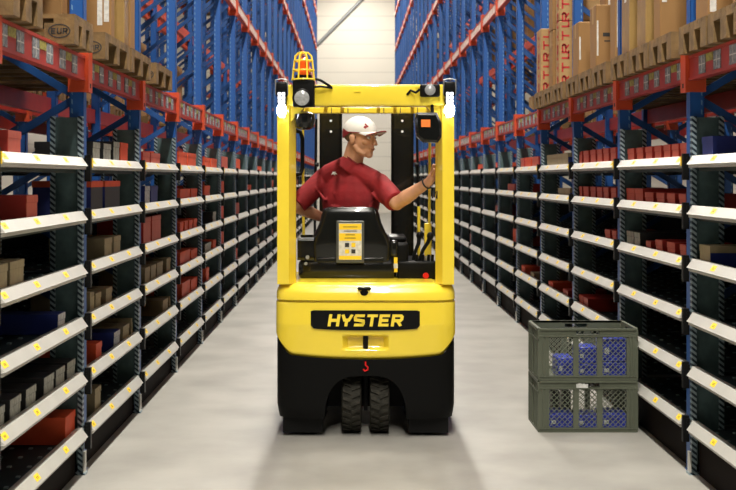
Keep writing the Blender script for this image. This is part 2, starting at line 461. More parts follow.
for sx, XF, Z, side in ((-1,XL,ZL,'left'),(1,XR,ZR,'right')):
    A = shelf_proto(sx,Z,True); B = shelf_proto(sx,Z,False); S = shelf_simple(sx,Z)
    used = set()
    for n in range(-1, NB-1):
        src = A if n < 5 else (B if n < 9 else S)
        loc = (sx*XF, Y0+n*L, 0)
        if src.name not in used: used.add(src.name); r = src; r.location = loc
        else: r = copy_tree(src, loc)
        tag(r, '%s six-level flow shelving bay from the camera, %s of the aisle' % (ORD[n+2], side), 'shelving', 'flow shelving bays %s of the aisle' % side)

# ================================================================ PALLETS AND CARTONS
def pallet_mesh(sx, wy, dx, eur, parts=True):
    """local: u from 0 (aisle side), y from 0, z from 0"""
    root = empty('pallet', (0,0,0)); mk = lambda: MB(sx)
    mb = mk().m('wood')
    nb = 7
    for k in range(nb):          # top boards run across the depth
        w = wy/nb; mb.box(0,dx,k*w+.004,(k+1)*w-.004,.122,.144)
    for u in (0,dx/2-.05,dx-.10): mb.box(u,u+.10,0,wy,.100,.122)
    mb.build('top_deck', root)
    for i,u in enumerate((0,dx/2-.05,dx-.10)):
        for j,y in enumerate((0,wy/2-.045,wy-.09)):
            b = mk().m('wood').box(u,u+.145 if i==0 else u+.10,y,y+.09,.022,.100).build('block', root)
            if eur and i==0 and j==0:
                mb = mk().m('ink')
                pl = lambda a,v,d: (.0725+a*sx, y-.0008-d, .061+v)
                strokes(mb,'EUR',lambda a,v,d: pl(a,v-.014,d*.5),.022,.028,.006,.006)
                ring=[(.054*math.cos(t*2*PI/28),.034*math.sin(t*2*PI/28)) for t in range(28)]
                ring2=[(.048*math.cos(t*2*PI/28),.029*math.sin(t*2*PI/28)) for t in range(28)]
                for t in range(28):
                    q=[ring[t],ring[(t+1)%28],ring2[(t+1)%28],ring2[t]]
                    mb.loft([[pl(a,v,0) for a,v in q],[pl(a,v,.001) for a,v in q]],True)
                mb.build('brand_mark', b)
    mb = mk().m('wood')
    for y in (0,wy/2-.045,wy-.09): mb.box(0,dx,y,y+.09,0,.022)
    mb.build('skids', root)
    return root
def pallet_simple(sx, wy, dx):
    mb = MB(sx).m('wood'); mb.box(0,dx,0,wy,.110,.144)
    for y in (0,wy/2-.045,wy-.09):
        mb.box(0,dx,y,y+.09,0,.022)
        for u in (0,dx/2-.05,dx-.10): mb.box(u,u+.10,y,y+.09,.022,.110)
    return mb.build('pallet')
BT = BEAMZ[0]+.065
protoP = {}
def put_pallet(sx, XF, u, y, z, label, wy=.5, dx=1.16, eur=False, detail=True, group=None):
    key = (sx,wy,dx,eur,detail)
    if key not in protoP:
        p = pallet_mesh(sx,wy,dx,eur) if detail else pallet_simple(sx,wy,dx); protoP[key]=p
    else: p = copy_tree(protoP[key])
    p.location = (sx*(XF+u), y, z)
    for k in ('label','group'):
        if k in p: del p[k]
    tag(p, label, 'pallet', group); return p
def carton(sx, XF, u, y, z, du, wy, h, label, m='carton', sheet=None, text=None, flap=True, group='cartons stored on pallets in the racks'):
    root = empty('carton', (sx*(XF+u), y, z)); mk = lambda: MB(sx)
    mk().m(m).box(0,du,0,wy,0,h, bev=.006).build('body', root)
    if flap: mk().m('carton2' if m!='wrap' else 'paper').box(.004,du-.004,wy/2-.025,wy/2+.025,h,h+.0012).box(-.0012,0,wy/2-.025,wy/2+.025,h*.72,h-.006).build('tape', root)
    if sheet:
        mb = mk().m('paper')
        for (a,b,c,d) in sheet: mb.box(du*a,du*b,-.0015,0,h*c,h*d)      # on the face towards the camera
        mb.build('paper_label', root)
    if text == 'mark':      # dark printed mark on the camera side
        mb = mk().m('ink').box(.05,.10,-.0012,0,h*.5,h*.56).box(.12,.15,-.0012,0,h*.52,h*.58).box(.06,.14,-.0012,0,h*.42,h*.44); mb.build('printed_mark', root)
    elif text:
        for c in text:      # letters read bottom to top, on the camera side and the aisle side
            mb = mk().m('inkred')
            strokes(mb,'RTL',lambda a,v,d: (.055-(v-.03)*1.0, -.001-d*.3, h*(c+.22)+a),.08,.065,.03,.016)
            mb.build('printed_text', root); mb = mk().m('inkred')
            strokes(mb,'RTL',lambda a,v,d: (-.001-d*.3, wy*.5-(v-.03), h*(c+.22)+a),.08,.07,.03,.02)
            mb.build('printed_text', root)
    tag(root, label, 'box', group); return root

# left, lowest level
yb = Y0-L
put_pallet(-1,XL,-.08,4.74,BT,'wooden pallet at the top left corner, nearest the camera',wy=.45)
put_pallet(-1,XL,-.085,5.76,BT,'wooden pallet branded EUR in an oval, left rack near the camera',wy=.42,eur=True)
carton(-1,XL,.02,4.78,BT+.144,.9,.34,.8,'tall brown carton in the top left corner of the left rack')
carton(-1,XL,.30,5.80,BT+.144,.7,.34,.75,'brown carton set back on the oval-branded pallet, left rack')
y = Y0+.10
put_pallet(-1,XL,-.085,y+.02,BT,'wooden pallet just behind the first left blue post',wy=.72,eur=True)
put_pallet(-1,XL,-.085,y+.80,BT,'wooden pallet at the far end of the second left rack bay',wy=.70,eur=True)
carton(-1,XL,.0,7.06,BT+.144,.6,.11,1.0,'tall brown carton with two white sheets behind first left blue post',sheet=((.02,.07,.13,.9),(.085,.135,.11,.9)))
carton(-1,XL,.02,6.62,BT+.144,.6,.12,1.0,'tall brown carton nearest the blue post, second left rack bay').location.x -= .16
carton(-1,XL,-.01,7.42,BT+.144,.6,.14,.95,'crinkled wrapped carton standing in the second left rack bay','wrap',sheet=((.04,.12,.5,.9),))
carton(-1,XL,.0,7.68,BT+.144,.6,.16,.95,'tall brown carton at the far end of the second left rack bay',sheet=((.1,.2,.3,.7),))
put_pallet(-1,XL,-.085,Y0+L+.16,BT,'empty wooden pallet in the third left rack bay',wy=.72,eur=True)
# right, lowest level: bays -1 .. 2
rnames = {-1:'first',0:'second',1:'third',2:'fourth'}
for n in (-1,0,1,2):
    for k in range(3):
        put_pallet(1,XR,-.07,Y0+n*L+.10+k*.515,BT,'wooden pallet, %s of three from the camera, %s right rack bay' % (ORD[k+1],rnames[n]),wy=.48,eur=False)
CZ = BT+.144
carton(1,XR,.0,6.02,CZ,.8,.22,.9,'brown carton with white sheets before the nearest right blue post',sheet=((.01,.05,.05,.9),(.065,.13,.2,.95)))
carton(1,XR,.0,5.42,CZ,.8,.22,.9,'brown carton second closest to the camera in the right rack',sheet=((.02,.08,.1,.8),))
carton(1,XR,.0,4.9,CZ,.8,.22,.9,'brown carton closest to the camera in the right rack')
carton(1,XR,-.02,6.88,CZ,.7,.15,1.0,'brown carton with two white sheets behind the nearest right post',sheet=((.015,.055,.22,.95),(.075,.13,.36,.9)))
carton(1,XR,.06,6.50,CZ,.7,.12,.9,'plain tall carton right behind the nearest right blue post')
carton(1,XR,-.03,7.18,CZ,.7,.22,.55,'lower wrapped carton in the middle of the second right bay','wrap')
carton(1,XR,-.035,7.17,CZ+.552,.72,.24,.45,'upper wrapped carton bulging over another, middle of the second right bay','wrap')
carton(1,XR,-.03,7.60,CZ,.7,.22,.47,'lower wrapped carton, far end of the second right bay','wrap')
carton(1,XR,-.035,7.59,CZ+.472,.72,.24,.5,'upper wrapped carton bulging over another, far end of second right bay','wrap')
carton(1,XR,-.01,8.10,CZ,.6,.16,.93,'tall carton with long white sheet, nearest in the third right bay',sheet=((.02,.07,.1,.95),(.09,.13,.1,.5)))
carton(1,XR,-.03,8.64,CZ,.6,.22,.46,'carton with white sheet and dark print, middle of third right bay',sheet=((.01,.03,.2,.75),),text='mark')
carton(1,XR,-.035,9.28,CZ,.6,.24,.42,'short carton with white sheet, farthest in the third right bay',sheet=((.01,.03,.3,.72),))
carton(1,XR,.10,8.95,CZ,.5,.18,1.1,'tall carton with paper standing behind the short one, third right bay',sheet=((.05,.3,.45,.95),))
carton(1,XR,-.02,10.22,CZ,.5,.17,.55,'lower carton printed with red letters, near end of fourth right bay','carton2',text=(.06,.55))
carton(1,XR,-.02,10.22,CZ+.552,.5,.17,.5,'upper carton printed with red letters, near end of fourth right bay','carton2',text=(.06,.55))
carton(1,XR,-.01,10.62,CZ,.5,.2,.52,'plain brown carton in the middle of the fourth right bay','carton')
carton(1,XR,-.01,10.62,CZ+.522,.5,.2,.4,'plain brown carton stacked on another, middle of fourth right bay','carton')
carton(1,XR,-.03,11.15,CZ,.5,.26,.60,'single carton printed with red letters, far end of fourth right bay','carton2',text=(.06,.52))

# goods in the back rows and on upper levels
random.seed(11)
CP = {}
def back_goods(sx, XF, side, bays, lv, prob):
    bz = BEAMZ[lv]+.065
    for n in bays:
        if random.random() > prob: continue
        for k in range(3):
            if random.random() < .2: continue
            y = Y0+n*L+.10+k*.515
            lab = '%s of bay %s, %s beam level, %s' % (ORD[k+1]+' pallet', ORD[n+2], ORD[lv+1], side)
            put_pallet(sx,XF,-.03,y,bz,'wooden '+lab,wy=.47,dx=1.08,detail=False,group='pallets in the racks behind')
            h = random.choice((.45,.6,.8,.95)); key=(sx,h)
            if random.random() < .85:
                if key not in CP:
                    c = MB(sx).m(random.choice(('carton','carton2'))).box(0,.85,0,.40,0,h,bev=.006).build('carton'); CP[key]=c
                else: c = CP[key].copy(); COL.objects.link(c)
                for q in ('label','group'):
                    if q in c: del c[q]
                c.location = (sx*(XF+.06), y+.03, bz+.144)
                tag(c,'brown carton on the '+lab,'box','cartons in the racks behind')
back_goods(-1,XL+DEP+GAP,'rear row left',range(-1,9),0,.95)
back_goods(1,XR+DEP+GAP,'rear row right',range(-1,9),0,.95)
back_goods(-1,XL+DEP+GAP,'rear row left',range(3,20),1,.35)
back_goods(1,XR+DEP+GAP,'rear row right',range(3,20),1,.3)
back_goods(-1,XL+DEP+GAP,'rear row left',range(5,22),2,.45)
back_goods(1,XR+DEP+GAP,'rear row right',range(8,22),2,.35)

# ================================================================ BOXES ON THE SHELVES
BOXM = {'red':('redbox','redend','red shoe box'),'orange':('orgbox','orgbox','orange shoe box'),'kraft':('kraft','kraftend','brown card box'),
        'blue':('bluebox','bluebox','blue box'),'bluew':('bluebox','whiteend','blue white-ended box'),
        'dark':('darkbox','greyend','black pale-ended box'),'grey':('darkbox','greyend','black grey-ended box'),'olid':('bluebox','darkbox','dark blue box with an orange lid'),'lid':('bluebox','kraftend','blue brown-lidded box')}
BX = {}
def box_thing(sx, kind, w, d, h, lid):
    key = (sx,kind,round(w,3),round(d,3),round(h,3),lid)
    if key in BX: return copy_tree(BX[key])
    a,e,_ = BOXM[kind]; mk = lambda: MB(sx)
    if not lid:
        mb = mk().m(a).box(.002,d,0,w,0,h); mb.m(e).box(0,.002,.002,w-.002,.002,h-.002); o = mb.build('shoe_box')
    else:
        o = empty('shoe_box',(0,0,0))
        mb = mk().m(a).box(.003,d-.003,.003,w-.003,0,h-.004); mb.m(e).box(.001,.003,.006,w-.006,.003,h-.03); mb.build('body',o)
        lm = {'lid':'kraftend','olid':'orgbox'}.get(kind,a)
        if w < h*.9:     # standing on its side: the lid is a side wall
            mb = mk().m(lm).box(0,d,0,.028,.0,h); mb.m(e).box(-.001,0,.0,.028,0,h); l = mb.build('lid',o)
        else:
            mb = mk().m(lm).box(0,d,0,w,h-.035,h); mb.m({'lid':'kraftend','olid':'orgbox'}.get(kind,e)).box(-.001,0,0,w,h-.033,h-.002); l = mb.build('lid',o)
        if kind=='lid': l['label']='brown lid'
        if kind=='olid': l['label']='orange lid'
    BX[key] = o; return o
def shelfbox(sx, n, lv, kind, y, w, h, d=.33, u=.035, count=None):
    XF = XL if sx<0 else XR; Z = ZL if sx<0 else ZR
    o = box_thing(sx, kind, w, d, h, n < 4)
    for q in ('label','group'):
        if q in o: del o[q]
    o.location = (sx*(XF+u), y, Z[lv-1]-.012)
    side = 'left' if sx<0 else 'right'
    tag(o, '%s, %s from camera, shelf %s of %s %s bay' % (BOXM[kind][2], ORD[count], ('one','two','three','four','five','six')[lv-1], ORD[n+2], side), 'box', 'boxes on the %s shelves' % side)
    return o
def Yat(sx, px, u=.035):
    return F*((XL if sx<0 else XR)+u)/abs(px-351.5)
def Hat(sx, lv, px, py, u=.035):
    y = Yat(sx,px,u); z = H-(py-178)*y/F; Z = (ZL if sx<0 else ZR)[lv-1]-.012
    return max(.05, z-Z)
# (level, kind, px_start, px_end, py_top)
LEFT = {
 -1:[(1,'red',8,21,129),(2,'red',26.5,37.8,196),(3,'kraft',-2,8,262),(3,'kraft',10,24,259),(4,'bluew',58,65.3,311.6),
     (5,'dark',-6,4.5,408),(5,'dark',10,21,395),(5,'dark',26,36,386),(5,'dark',44,54,375),(5,'dark',56,65,367),(5,'dark',69,77,359),(6,'orange',66,76,411)],
 0:[(1,'grey',93,100,142),(1,'grey',103.5,111,142),(1,'grey',113.5,119.5,143),(1,'orange',120.5,128,144),(2,'olid',91,103,181),(2,'olid',105,120,180),
    (3,'kraft',104.5,112,238.5),(3,'kraft',114,120.5,236),(4,'kraft',90,94.5,291),(4,'kraft',95.5,101,293),(4,'kraft',106,112,287),
    (5,'orange',96,102,341),(5,'bluew',114,120,332),(5,'kraft',123,129,325),(5,'kraft',131,137,318),(6,'kraft',95,101,385)],
 1:[(1,'red',143,150,152),(1,'red',151,160,152),(2,'bluew',145,150,187),(2,'blue',151,158,187),(3,'red',143.5,151,215),(3,'red',152,161,214),
    (4,'kraft',145,150,268),(4,'kraft',151,156,265),(4,'kraft',157,163,262),(4,'kraft',169,173,258),(5,'kraft',163,168,299),(5,'kraft',169.5,173,295)],
 2:[(1,'red',179,187,153),(1,'orange',188,196,154),(2,'red',180,190,190),(2,'red',191,200,189),(3,'red',180,183.5,221),(3,'red',184.5,188,220),(3,'red',189,192.5,219),(3,'red',193.5,197,218),(3,'red',198,201,217),
    (4,'red',180,190,251),(4,'red',191,200,248),(5,'red',182,190,282),(5,'red',191,200,278)],
 3:[(1,'orange',204.5,210,158),(1,'orange',211,217,158),(2,'orange',204.5,210,186),(3,'grey',213,216,212),(4,'grey',205,211,242),(4,'red',213,216,240),(5,'red',206,209,268)],
}
RIGHT = {
 -1:[(1,'blue',702,713,137),(3,'lid',698,709,246)],
 0:[(1,'red',x,x-6.5,y) for x,y in ((634,148),(643,147.5),(652,147),(661,146),(670,145),(678.5,144),(687,143))]+
   [(2,'red',x,x-w,y) for x,w,y in ((634,8,189),(643,8,190),(653.5,8.5,191),(664.5,8,191.5),(675,8,192),(686,7,193))]+
   [(3,'grey',632,625,231),(3,'grey',640,634,233),(3,'red',651,646,240.5),(3,'red',662.5,655.5,241),(3,'red',675,667,242),(3,'red',686,680,245)],
 1:[(1,'red',x,x-5,y) for x,y in ((582,151.5),(588.5,151),(595.5,150.5),(602,150),(608.5,149),(615.5,148.5))]+
   [(2,'red',x,x-5,y) for x,y in ((582,186.5),(588.5,187),(595.5,187),(602,187.5),(608.5,188),(616,188.5))]+
   [(3,'red',610,605,229),(3,'red',616.5,612,230),(5,'red',581.5,577.5,295),(5,'red',588,583.5,298)],
 2:[(1,'lid',568,547,154),(2,'lid',570,558,187),(5,'orange',553,548.5,282),(5,'red',568,563,289)],
 3:[(1,'red',524,517.5,158),(1,'orange',531,525,158),(1,'red',538.5,532,157.5),(5,'orange',525,521.5,266.5),(5,'kraft',534,530.5,273)],
}
for sx, D in ((-1,LEFT),(1,RIGHT)):
    for n, items in D.items():
        cnt = {}
        its = [(lv,k,*sorted((Yat(sx,a),Yat(sx,b))),Hat(sx,lv,(a+b)/2,py)) for lv,k,a,b,py in items]
        its.sort(key=lambda t:(t[0],t[2]))
        lo,hi = Y0+n*L+.09, Y0+(n+1)*L-.06; prev={}
        for lv,k,ya,yb,h in its:
            cnt[lv] = cnt.get(lv,0)+1
            w = max(.07, yb-ya); ya = max(ya, lo, prev.get(lv,0)+.004)
            if ya+w > hi: ya = hi-w if hi-w > prev.get(lv,0) else ya; w = min(w, hi-ya)
            if w < .04: continue
            prev[lv] = ya+w
            h = min(h, .225)
            if n >= 2 and k == 'red' and sx<0: k = 'orange'
            shelfbox(sx,n,lv,k,round(ya,3),round(w,2),round(h*50)/50,count=cnt[lv])
# farther bays: mostly red boxes, thinning out
random.seed(5)
for sx in (-1,1):
    for n in range(4, 20):
        for lv in range(1,6):
            p = {1:.75,2:.55,3:.5,4:.4,5:.4}[lv]*(1 if sx<0 else .45)
            if random.random() > p: continue
            k0 = random.choice(('orange','orange','red','orange','kraft') if sx<0 else ('red','orange','orange'))
            y = Y0+n*L+.12+random.random()*.35; c = 0
            w = random.choice((.12,.19)); h = .12 if w>.15 else .18
            m = random.randint(2,5 if sx<0 else 3)
            for j in range(m):
                if y+w > Y0+(n+1)*L-.08: break
                c += 1; shelfbox(sx,n,lv,k0,y,w,h,count=c); y += w+random.choice((.01,.05))
# ================================================================ FORKLIFT
TX, TY, TR = 0.084, 7.18, -0.016
HW = 0.545
truck = empty('forklift', (TX,TY,0), TR)
tag(truck,'yellow and black three-wheel forklift seen from behind in the aisle','forklift')
def rear_y(x, hw=HW, D=.17, p=4.2):
    t = min(1.0, abs(x)/hw); return D*(1-(1-t**p)**(1/p))
def plan(hw, y_end, off=0.0, n=72):
    """outline from left side round the back to the right side: list of (x,y)"""
    pts = []
    for i in range(n+1):
        a = -1 + 2*i/n
        # denser near corners
        t = math.sin(a*PI/2)
        x = hw*t; pts.append((x, rear_y(x,hw)+off))
    return [(-hw,y_end)]+pts+[(hw,y_end)]
def shellpart(hw, y_end, off, zlo, zhi, rows, disp=None, cap_top=True):
    pl = plan(hw,y_end,off)
    rings = []
    for r in range(rows+1):
        ring = []
        for (x,y) in pl:
            a = zlo(x,y); b = zhi; z = a+(b-a)*r/rows
            dx,dy = disp(x,y,z) if disp else (0,0)
            ring.append((x+dx,y+dy,z))
        rings.append(ring)
    return rings
def zlow(x,y):
    t = abs(x)/HW
    base = .462 + .033*t*t
    if t > .82: base += .09*((t-.82)/.18)**1.5
    return base + max(0,(y-.22))*.05
# counterweight with a grid fine enough for the tow-pin recess
def ss(a,b,x):
    t = min(1,max(0,(x-a)/(b-a))); return t*t*(3-2*t)
def cw_disp(x,y,z):
    # pocket
    w = (1-ss(.105,.140,abs(x)))*ss(.530,.545,z)*(1-ss(.603,.618,z))
    dy = .045*w
    # softened lower lip and slight belly
    zl = zlow(x,y); dy += .02*(1-ss(0,.03,z-zl)) + .012*abs(z-.68)/.2
    sx = 1 if x>0 else -1
    dx = -sx*(.012*(1-ss(0,.04,z-zl)))*(abs(x)/HW)**3
    return dx, dy*(1 if abs(x) < HW*.999 or y<.3 else .0)
mb = MB().m('yellow')
pl = [(-HW,.95),(-HW,.6),(-HW,.4)]+[(HW*math.sin(a*PI/2), rear_y(HW*math.sin(a*PI/2))) for a in [-1+2*i/110 for i in range(111)]]+[(HW,.4),(HW,.6),(HW,.95)]
rings=[]
R_=44
for r in range(R_+1):
    ring=[]
    for (x,y) in pl:
        a = zlow(x,y); z = a+(.812-a)*r/R_; dx,dy = cw_disp(x,y,z); ring.append((x+dx,y+dy,z))
    rings.append(ring)
mb.loft(rings, caps=False, closed=False)
top = rings[-1]
seam=[(x*.985,y+.012,.812) for x,y,z in top]; seam2=[(x*.985,y+.012,.822) for x,y,z in top]
mb.loft([top,seam,seam2],caps=False,closed=False)
# bottom return
mb.loft([rings[0],[(x*.93,y+.06,z+.01) for x,y,z in rings[0]]],caps=False,closed=False)
mb.build('counterweight', truck, smooth=True)
# upper deck
mb = MB().m('yellow')
def ring_up(k,off,z): return [(x*k,y+off,z) for x,y in pl]
mb.loft([ring_up(.985,.012,.822),ring_up(.995,.002,.828),ring_up(.995,.004,.868),ring_up(.985,.014,.890),ring_up(.965,.035,.912),ring_up(.93,.07,.920)],caps=False,closed=False)
tp = ring_up(.93,.07,.920); mb.faces(tp,[tuple(range(len(tp)))])
mb.build('rear_hood', truck, smooth=True)
# raised engine cover under the seat
MB().m('yellow').box(-.42,.42,.10,.95,.90,.925,bev=.005).build('seat_deck', truck, smooth=True)
# tow pin handle on top
mb = MB().m('black'); mb.lathe((-.008,.012,.885),[(.018,-.02),(.018,.0),(.012,.015)],'z',16)
mb.box(-.05,.034,-.012,.012,.888,.908,bev=.008); mb.build('tow_pin', truck, smooth=True)
mb = MB().m('black'); mb.ell((-.008,.012,.868),(.03,.012,.02)); mb.build('pin_socket', truck, smooth=True)
# pocket insert
mb = MB().m('black').box(-.016,.016,.03,.05,.535,.612,bev=.003); mb.cyl((0,.022,.575),.012,.075,'z',14); mb.build('drawbar_pin', truck, smooth=True)
# skirt
sk = []
def arch(x):
    t = abs(x)/.245
    if t >= 1: return .115
    return .115+ .26*(1-t**3.2)**(1/2.2)
HS = HW-.006
xs = sorted(set([HS*math.sin(a*PI/2) for a in [-1+2*i/110 for i in range(111)]]+[-.2451,.2451,-.2449,.2449]))
spl = [(-HS,.95),(-HS,.5)]+[(x,rear_y(x,HS)+.006) for x in xs]+[(HS,.5),(HS,.95)]
mb = MB().m('skirt'); rings=[]
for r in range(13):
    ring=[]
    for (x,y) in spl:
        a = arch(x); b = zlow(x,y)+.012; z = a+(b-a)*r/12
        k = 1-.025*(1-ss(.1,.2,z)) if abs(x)>.4 else 1
        ring.append((x*k,y+.015*(1-ss(.1,.16,z))+(.0),z))
    rings.append(ring)
mb.loft(rings,caps=False,closed=False)
# arch return walls (thickness into the body)
low = rings[0]; arc = [p for p in low if abs(p[0])<=.2452]
mb.loft([arc,[(x*.98,y+.45,z) for x,y,z in arc]],caps=False,closed=False)
mb.loft([[p for p in low if p[0]<=-.245],[(x*.96,y+.25*(abs(x)<.52),z) for x,y,z in low if x<=-.245]],caps=False,closed=False)
mb.loft([[p for p in low if p[0]>=.245],[(x*.96,y+.25*(abs(x)<.52),z) for x,y,z in low if x>=.245]],caps=False,closed=False)
mb.build('skirt', truck, smooth=True)
MB().m('black').box(-.50,-.26,.08,.16,.02,.30).box(.26,.50,.08,.16,.02,.30).box(-.50,.50,.5,1.55,.10,.50).build('chassis_and_shade', truck)  # low side boxes also stand in for the shade beneath the truck
# badge strip following the curve
def curved_plate(mb, x0,x1,zt,zb,off,th,n=40,ends=.02):
    A=[];B=[]
    for i in range(n+1):
        x = x0+(x1-x0)*i/n; d = min(x-x0,x1-x)
        e = (1-min(1,d/ends)); q = e*e*.018
        zb2 = zb(x)+q; zt2 = zt(x)-q*.35
        A.append((x,zb2,zt2))
    f=[[(x,rear_y(x)-off,a) for x,a,b in A],[(x,rear_y(x)-off-th,a+.001) for x,a,b in A],[(x,rear_y(x)-off-th,b-.001) for x,a,b in A],[(x,rear_y(x)-off,b) for x,a,b in A]]
    mb.loft(f,caps=False,closed=False)
BZ = lambda x: .648+.012*(abs(x)/.33)**3
BTZ = lambda x: .768
mb = MB().m('black'); curved_plate(mb,-.328,.325,BTZ,BZ,-.010,.016); pb = mb.build('badge_plate', truck, smooth=True)
# HYSTER lettering, heavy italic
mb = MB().m('yellow')
strokes(mb,'HYSTER',lambda u,v,d:(u-.005, rear_y(u)-.006-.0015-d*.6, .673+v),.062,.072,.0135,.0185,shear=.16)
t = mb.build('lettering', pb); t['label']='yellow raised lettering'
# red hook mark
mb = MB().m('red'); mb.tube([(0,-.0,.462),(0,-.002,.440),(.014,-.002,.428),(.012,-.002,.412),(-.004,-.002,.406),(-.014,-.002,.416)],.005,8)
h = mb.build('tow_hook', truck, smooth=True); h['label']='red hook mark'
# little stickers on the hood
MB().m('white').box(-.05,.03,.095,.099,.905,.920).build('sticker', truck)
# steer wheels
for cx in (-.085,.085):
    mb = MB().m('blackr')
    prof = [(.11,-.052),(.165,-.060),(.182,-.054),(.187,-.03),(.187,.03),(.182,.054),(.165,.060),(.11,.052)]
    mb.lathe((cx,.22,.195),prof,'x',48)
    for k in range(26):
        a = 2*PI*k/26
        for sgn in (-1,1):
            a2 = a + (PI/26 if sgn>0 else 0)
            pts=[]
            for (xx,da) in ((.004,.05),(.054,-.05),(.054,.06),(.004,.16)):
                pts.append((xx*sgn, a2+da))
            r0,r1=.184,.196
            lo=[(cx+xx,.22+r0*math.cos(t_),.195+r0*math.sin(t_)) for xx,t_ in pts]
            hi=[(cx+xx*.96,.22+r1*math.cos(t_),.195+r1*math.sin(t_)) for xx,t_ in pts]
            mb.loft([lo,hi],True)
    w = mb.build('steer_tyre', truck, smooth=False)
    MB().m('grey').lathe((cx,.22,.195),[(.02,-.05),(.11,-.045),(.11,.045),(.02,.05)],'x',28).build('rim', w, smooth=True)
MB().m('black').box(-.012,.012,.25,.5,.12,.40).box(-.15,.15,.20,.36,.395,.44).build('steer_axle', truck)
for s in (-1,1):
    mb = MB().m('blackr').lathe((s*.44,1.45,.235),[(.13,-.08),(.22,-.085),(.233,-.07),(.235,0),(.233,.07),(.22,.085),(.13,.08)],'x',40)
    w = mb.build('drive_tyre', truck, smooth=True)
    MB().m('yellow').lathe((s*.44,1.45,.235),[(.03,-.06),(.13,-.05),(.13,.05),(.03,.06)],'x',28).build('rim', w, smooth=True)
# overhead guard
def pillar(s):
    mb = MB().m('yellow')
    sec = [(.532,.040),(.532,.150),(.425,.160),(.425,.120),(.462,.036)]
    mb.loft([[(s*x,y,z) for x,y in sec] for z in (.92,1.95)]+[[(s*(x-.004),y,2.06) for x,y in sec]]+[[(s*(x-.03*(x>.5)),y,2.115) for x,y in sec]],True)
    return mb.build('guard_pillar', truck)
pillar(-1); pillar(1)
mb = MB().m('yellow'); mb.box(-.50,.50,.03,.14,1.992,2.122,bev=.012)
for s in (-1,1):     # gusset below the bar
    mb.prism([(s*.45,1.995),(s*.36,1.995),(s*.45,1.90)],'y',.06,.12)
mb.build('guard_header', truck, smooth=True)
MB().m('yellow').box(-.07,-.03,.026,.03,2.075,2.083).box(.3,.33,.026,.03,2.10,2.11).build('bolt', truck)
mb = MB().m('yellow').box(-.475,.475,1.18,1.22,2.010,2.052,bev=.006)
fb = mb.build('front_header', truck, smooth=True)
for i,x in enumerate((-.41,-.28,-.165,.085,.20,.32,.43)):
    pass
    MB().m('yellow').box(x-.012,x+.012,.13,1.19,2.078,2.098).build('guard_slat', truck)
    if 0<i<6: MB().m('ink').box(x+.035,x+.040,1.178,1.181,2.012,2.050).build('joint_line', fb)
for s in (-1,1):
    MB().m('yellow').tube([(s*.455,.10,2.085),(s*.455,.9,2.080),(s*.455,1.2,2.035)],.022,8).build('side_rail', truck, smooth=True)
    MB().m('yellow').tube([(s*.445,1.2,2.03),(s*.445,1.32,1.2),(s*.445,1.36,.48)],.010,8).build('front_pillar', truck, smooth=True)
MB().m('yellow').tube([(.37,1.30,.5),(.37,1.28,1.36)],.011,8).build('support_bar', truck, smooth=True)
MB().m('yellow').box(.41,.46,1.30,1.34,.6,1.24,bev=.004).build('support_foot', truck)
# grab handle
mb = MB().m('black'); mb.tube([(-.43,.155,1.85),(-.40,.18,1.84),(-.388,.185,1.80),(-.388,.185,1.62),(-.40,.18,1.585),(-.43,.155,1.58)],.013,10); mb.build('grab_handle', truck, smooth=True)
# mast
for s in (-1,1):
    cx = s*.24 if s<0 else .24
    mb = MB().m('blackg')
    mb.box(s*.183,s*.350,1.74,1.755,.08,2.10); mb.box(s*.183,s*.203,1.74,1.87,.08,2.10); mb.box(s*.330,s*.350,1.74,1.87,.08,2.10)
    ch = mb.build('mast_channel', truck)
    mb = MB().m('black').box(s*.210,s*.250,1.80,1.90,.08,2.08); mb.build('inner_channel', ch)
    for z in (1.985,1.905):
        MB().m('white').cyl((s*.265,1.735,z),.009,.014,'y',10).build('bolt', ch)
    MB().m('black').tube([(s*.385,1.76,.3),(s*.385,1.76,1.25),(s*.375,1.76,2.0)],.010,8).build('hose', truck, smooth=True)
    MB().m('black').cyl((s*.37,1.74,1.66),.016,.03,'x',10).build('hose_clamp', truck)
    MB().m('grey').tube([(s*.30,1.1,.55),(s*.28,1.72,.85)],.028,12).build('tilt_cylinder', truck, smooth=True)
    MB().m('black').box(s*.16,s*.27,1.93,2.95,.06,.10).box(s*.16,s*.27,1.93,1.97,.06,.55).build('fork', truck)
MB().m('black').box(-.32,.32,1.76,1.84,2.102,2.15).build('mast_crossbar', truck); MB().m('black').box(-.32,.32,1.762,1.838,.25,.33).build('mast_crossbar', truck)
MB().m('black').box(-.45,.45,1.89,1.93,.14,.20).box(-.45,.45,1.89,1.93,.48,.54).build('fork_carriage', truck)
# seat
SX = -.098
mb = MB().m('blackg')
hw = lambda z: .175+ (.255-.175)*ss(1.37,1.17,z) if z>1.17 else .255
prof=[]
out=[]
for z,h,y in ((.985,.245,.40),(1.06,.26,.395),(1.13,.262,.39),(1.175,.250,.39),(1.22,.222,.392),(1.28,.196,.395),(1.335,.182,.40),(1.362,.172,.405),(1.375,.150,.415)):
    out.append((z,h,y))
rings=[]
for z,h,y in out:
    ring=[]; n=28
    for k in range(n):
        a=2*PI*k/n; ca,sa=math.cos(a),math.sin(a)
        e=.28
        x = h*math.copysign(abs(ca)**e,ca); yy = .055*math.copysign(abs(sa)**.45,sa)
        ring.append((SX+x, y+.06+yy+.04*(abs(x)/h)**2*0, z))
    rings.append(ring)
mb.loft(rings,True)
st = mb.build('seat_backrest', truck, smooth=True)
MB().m('blackg').box(SX-.21,SX+.21,.387,.392,1.03,1.055,bev=.002).build('seat_ridge', st)
mb = MB().m('blackg').box(SX-.33,SX+.29,.40,.98,.915,1.045,bev=.035); mb.box(SX-.27,SX+.25,.42,.98,1.03,1.06,bev=.02); mb.build('seat_cushion', truck, smooth=True)
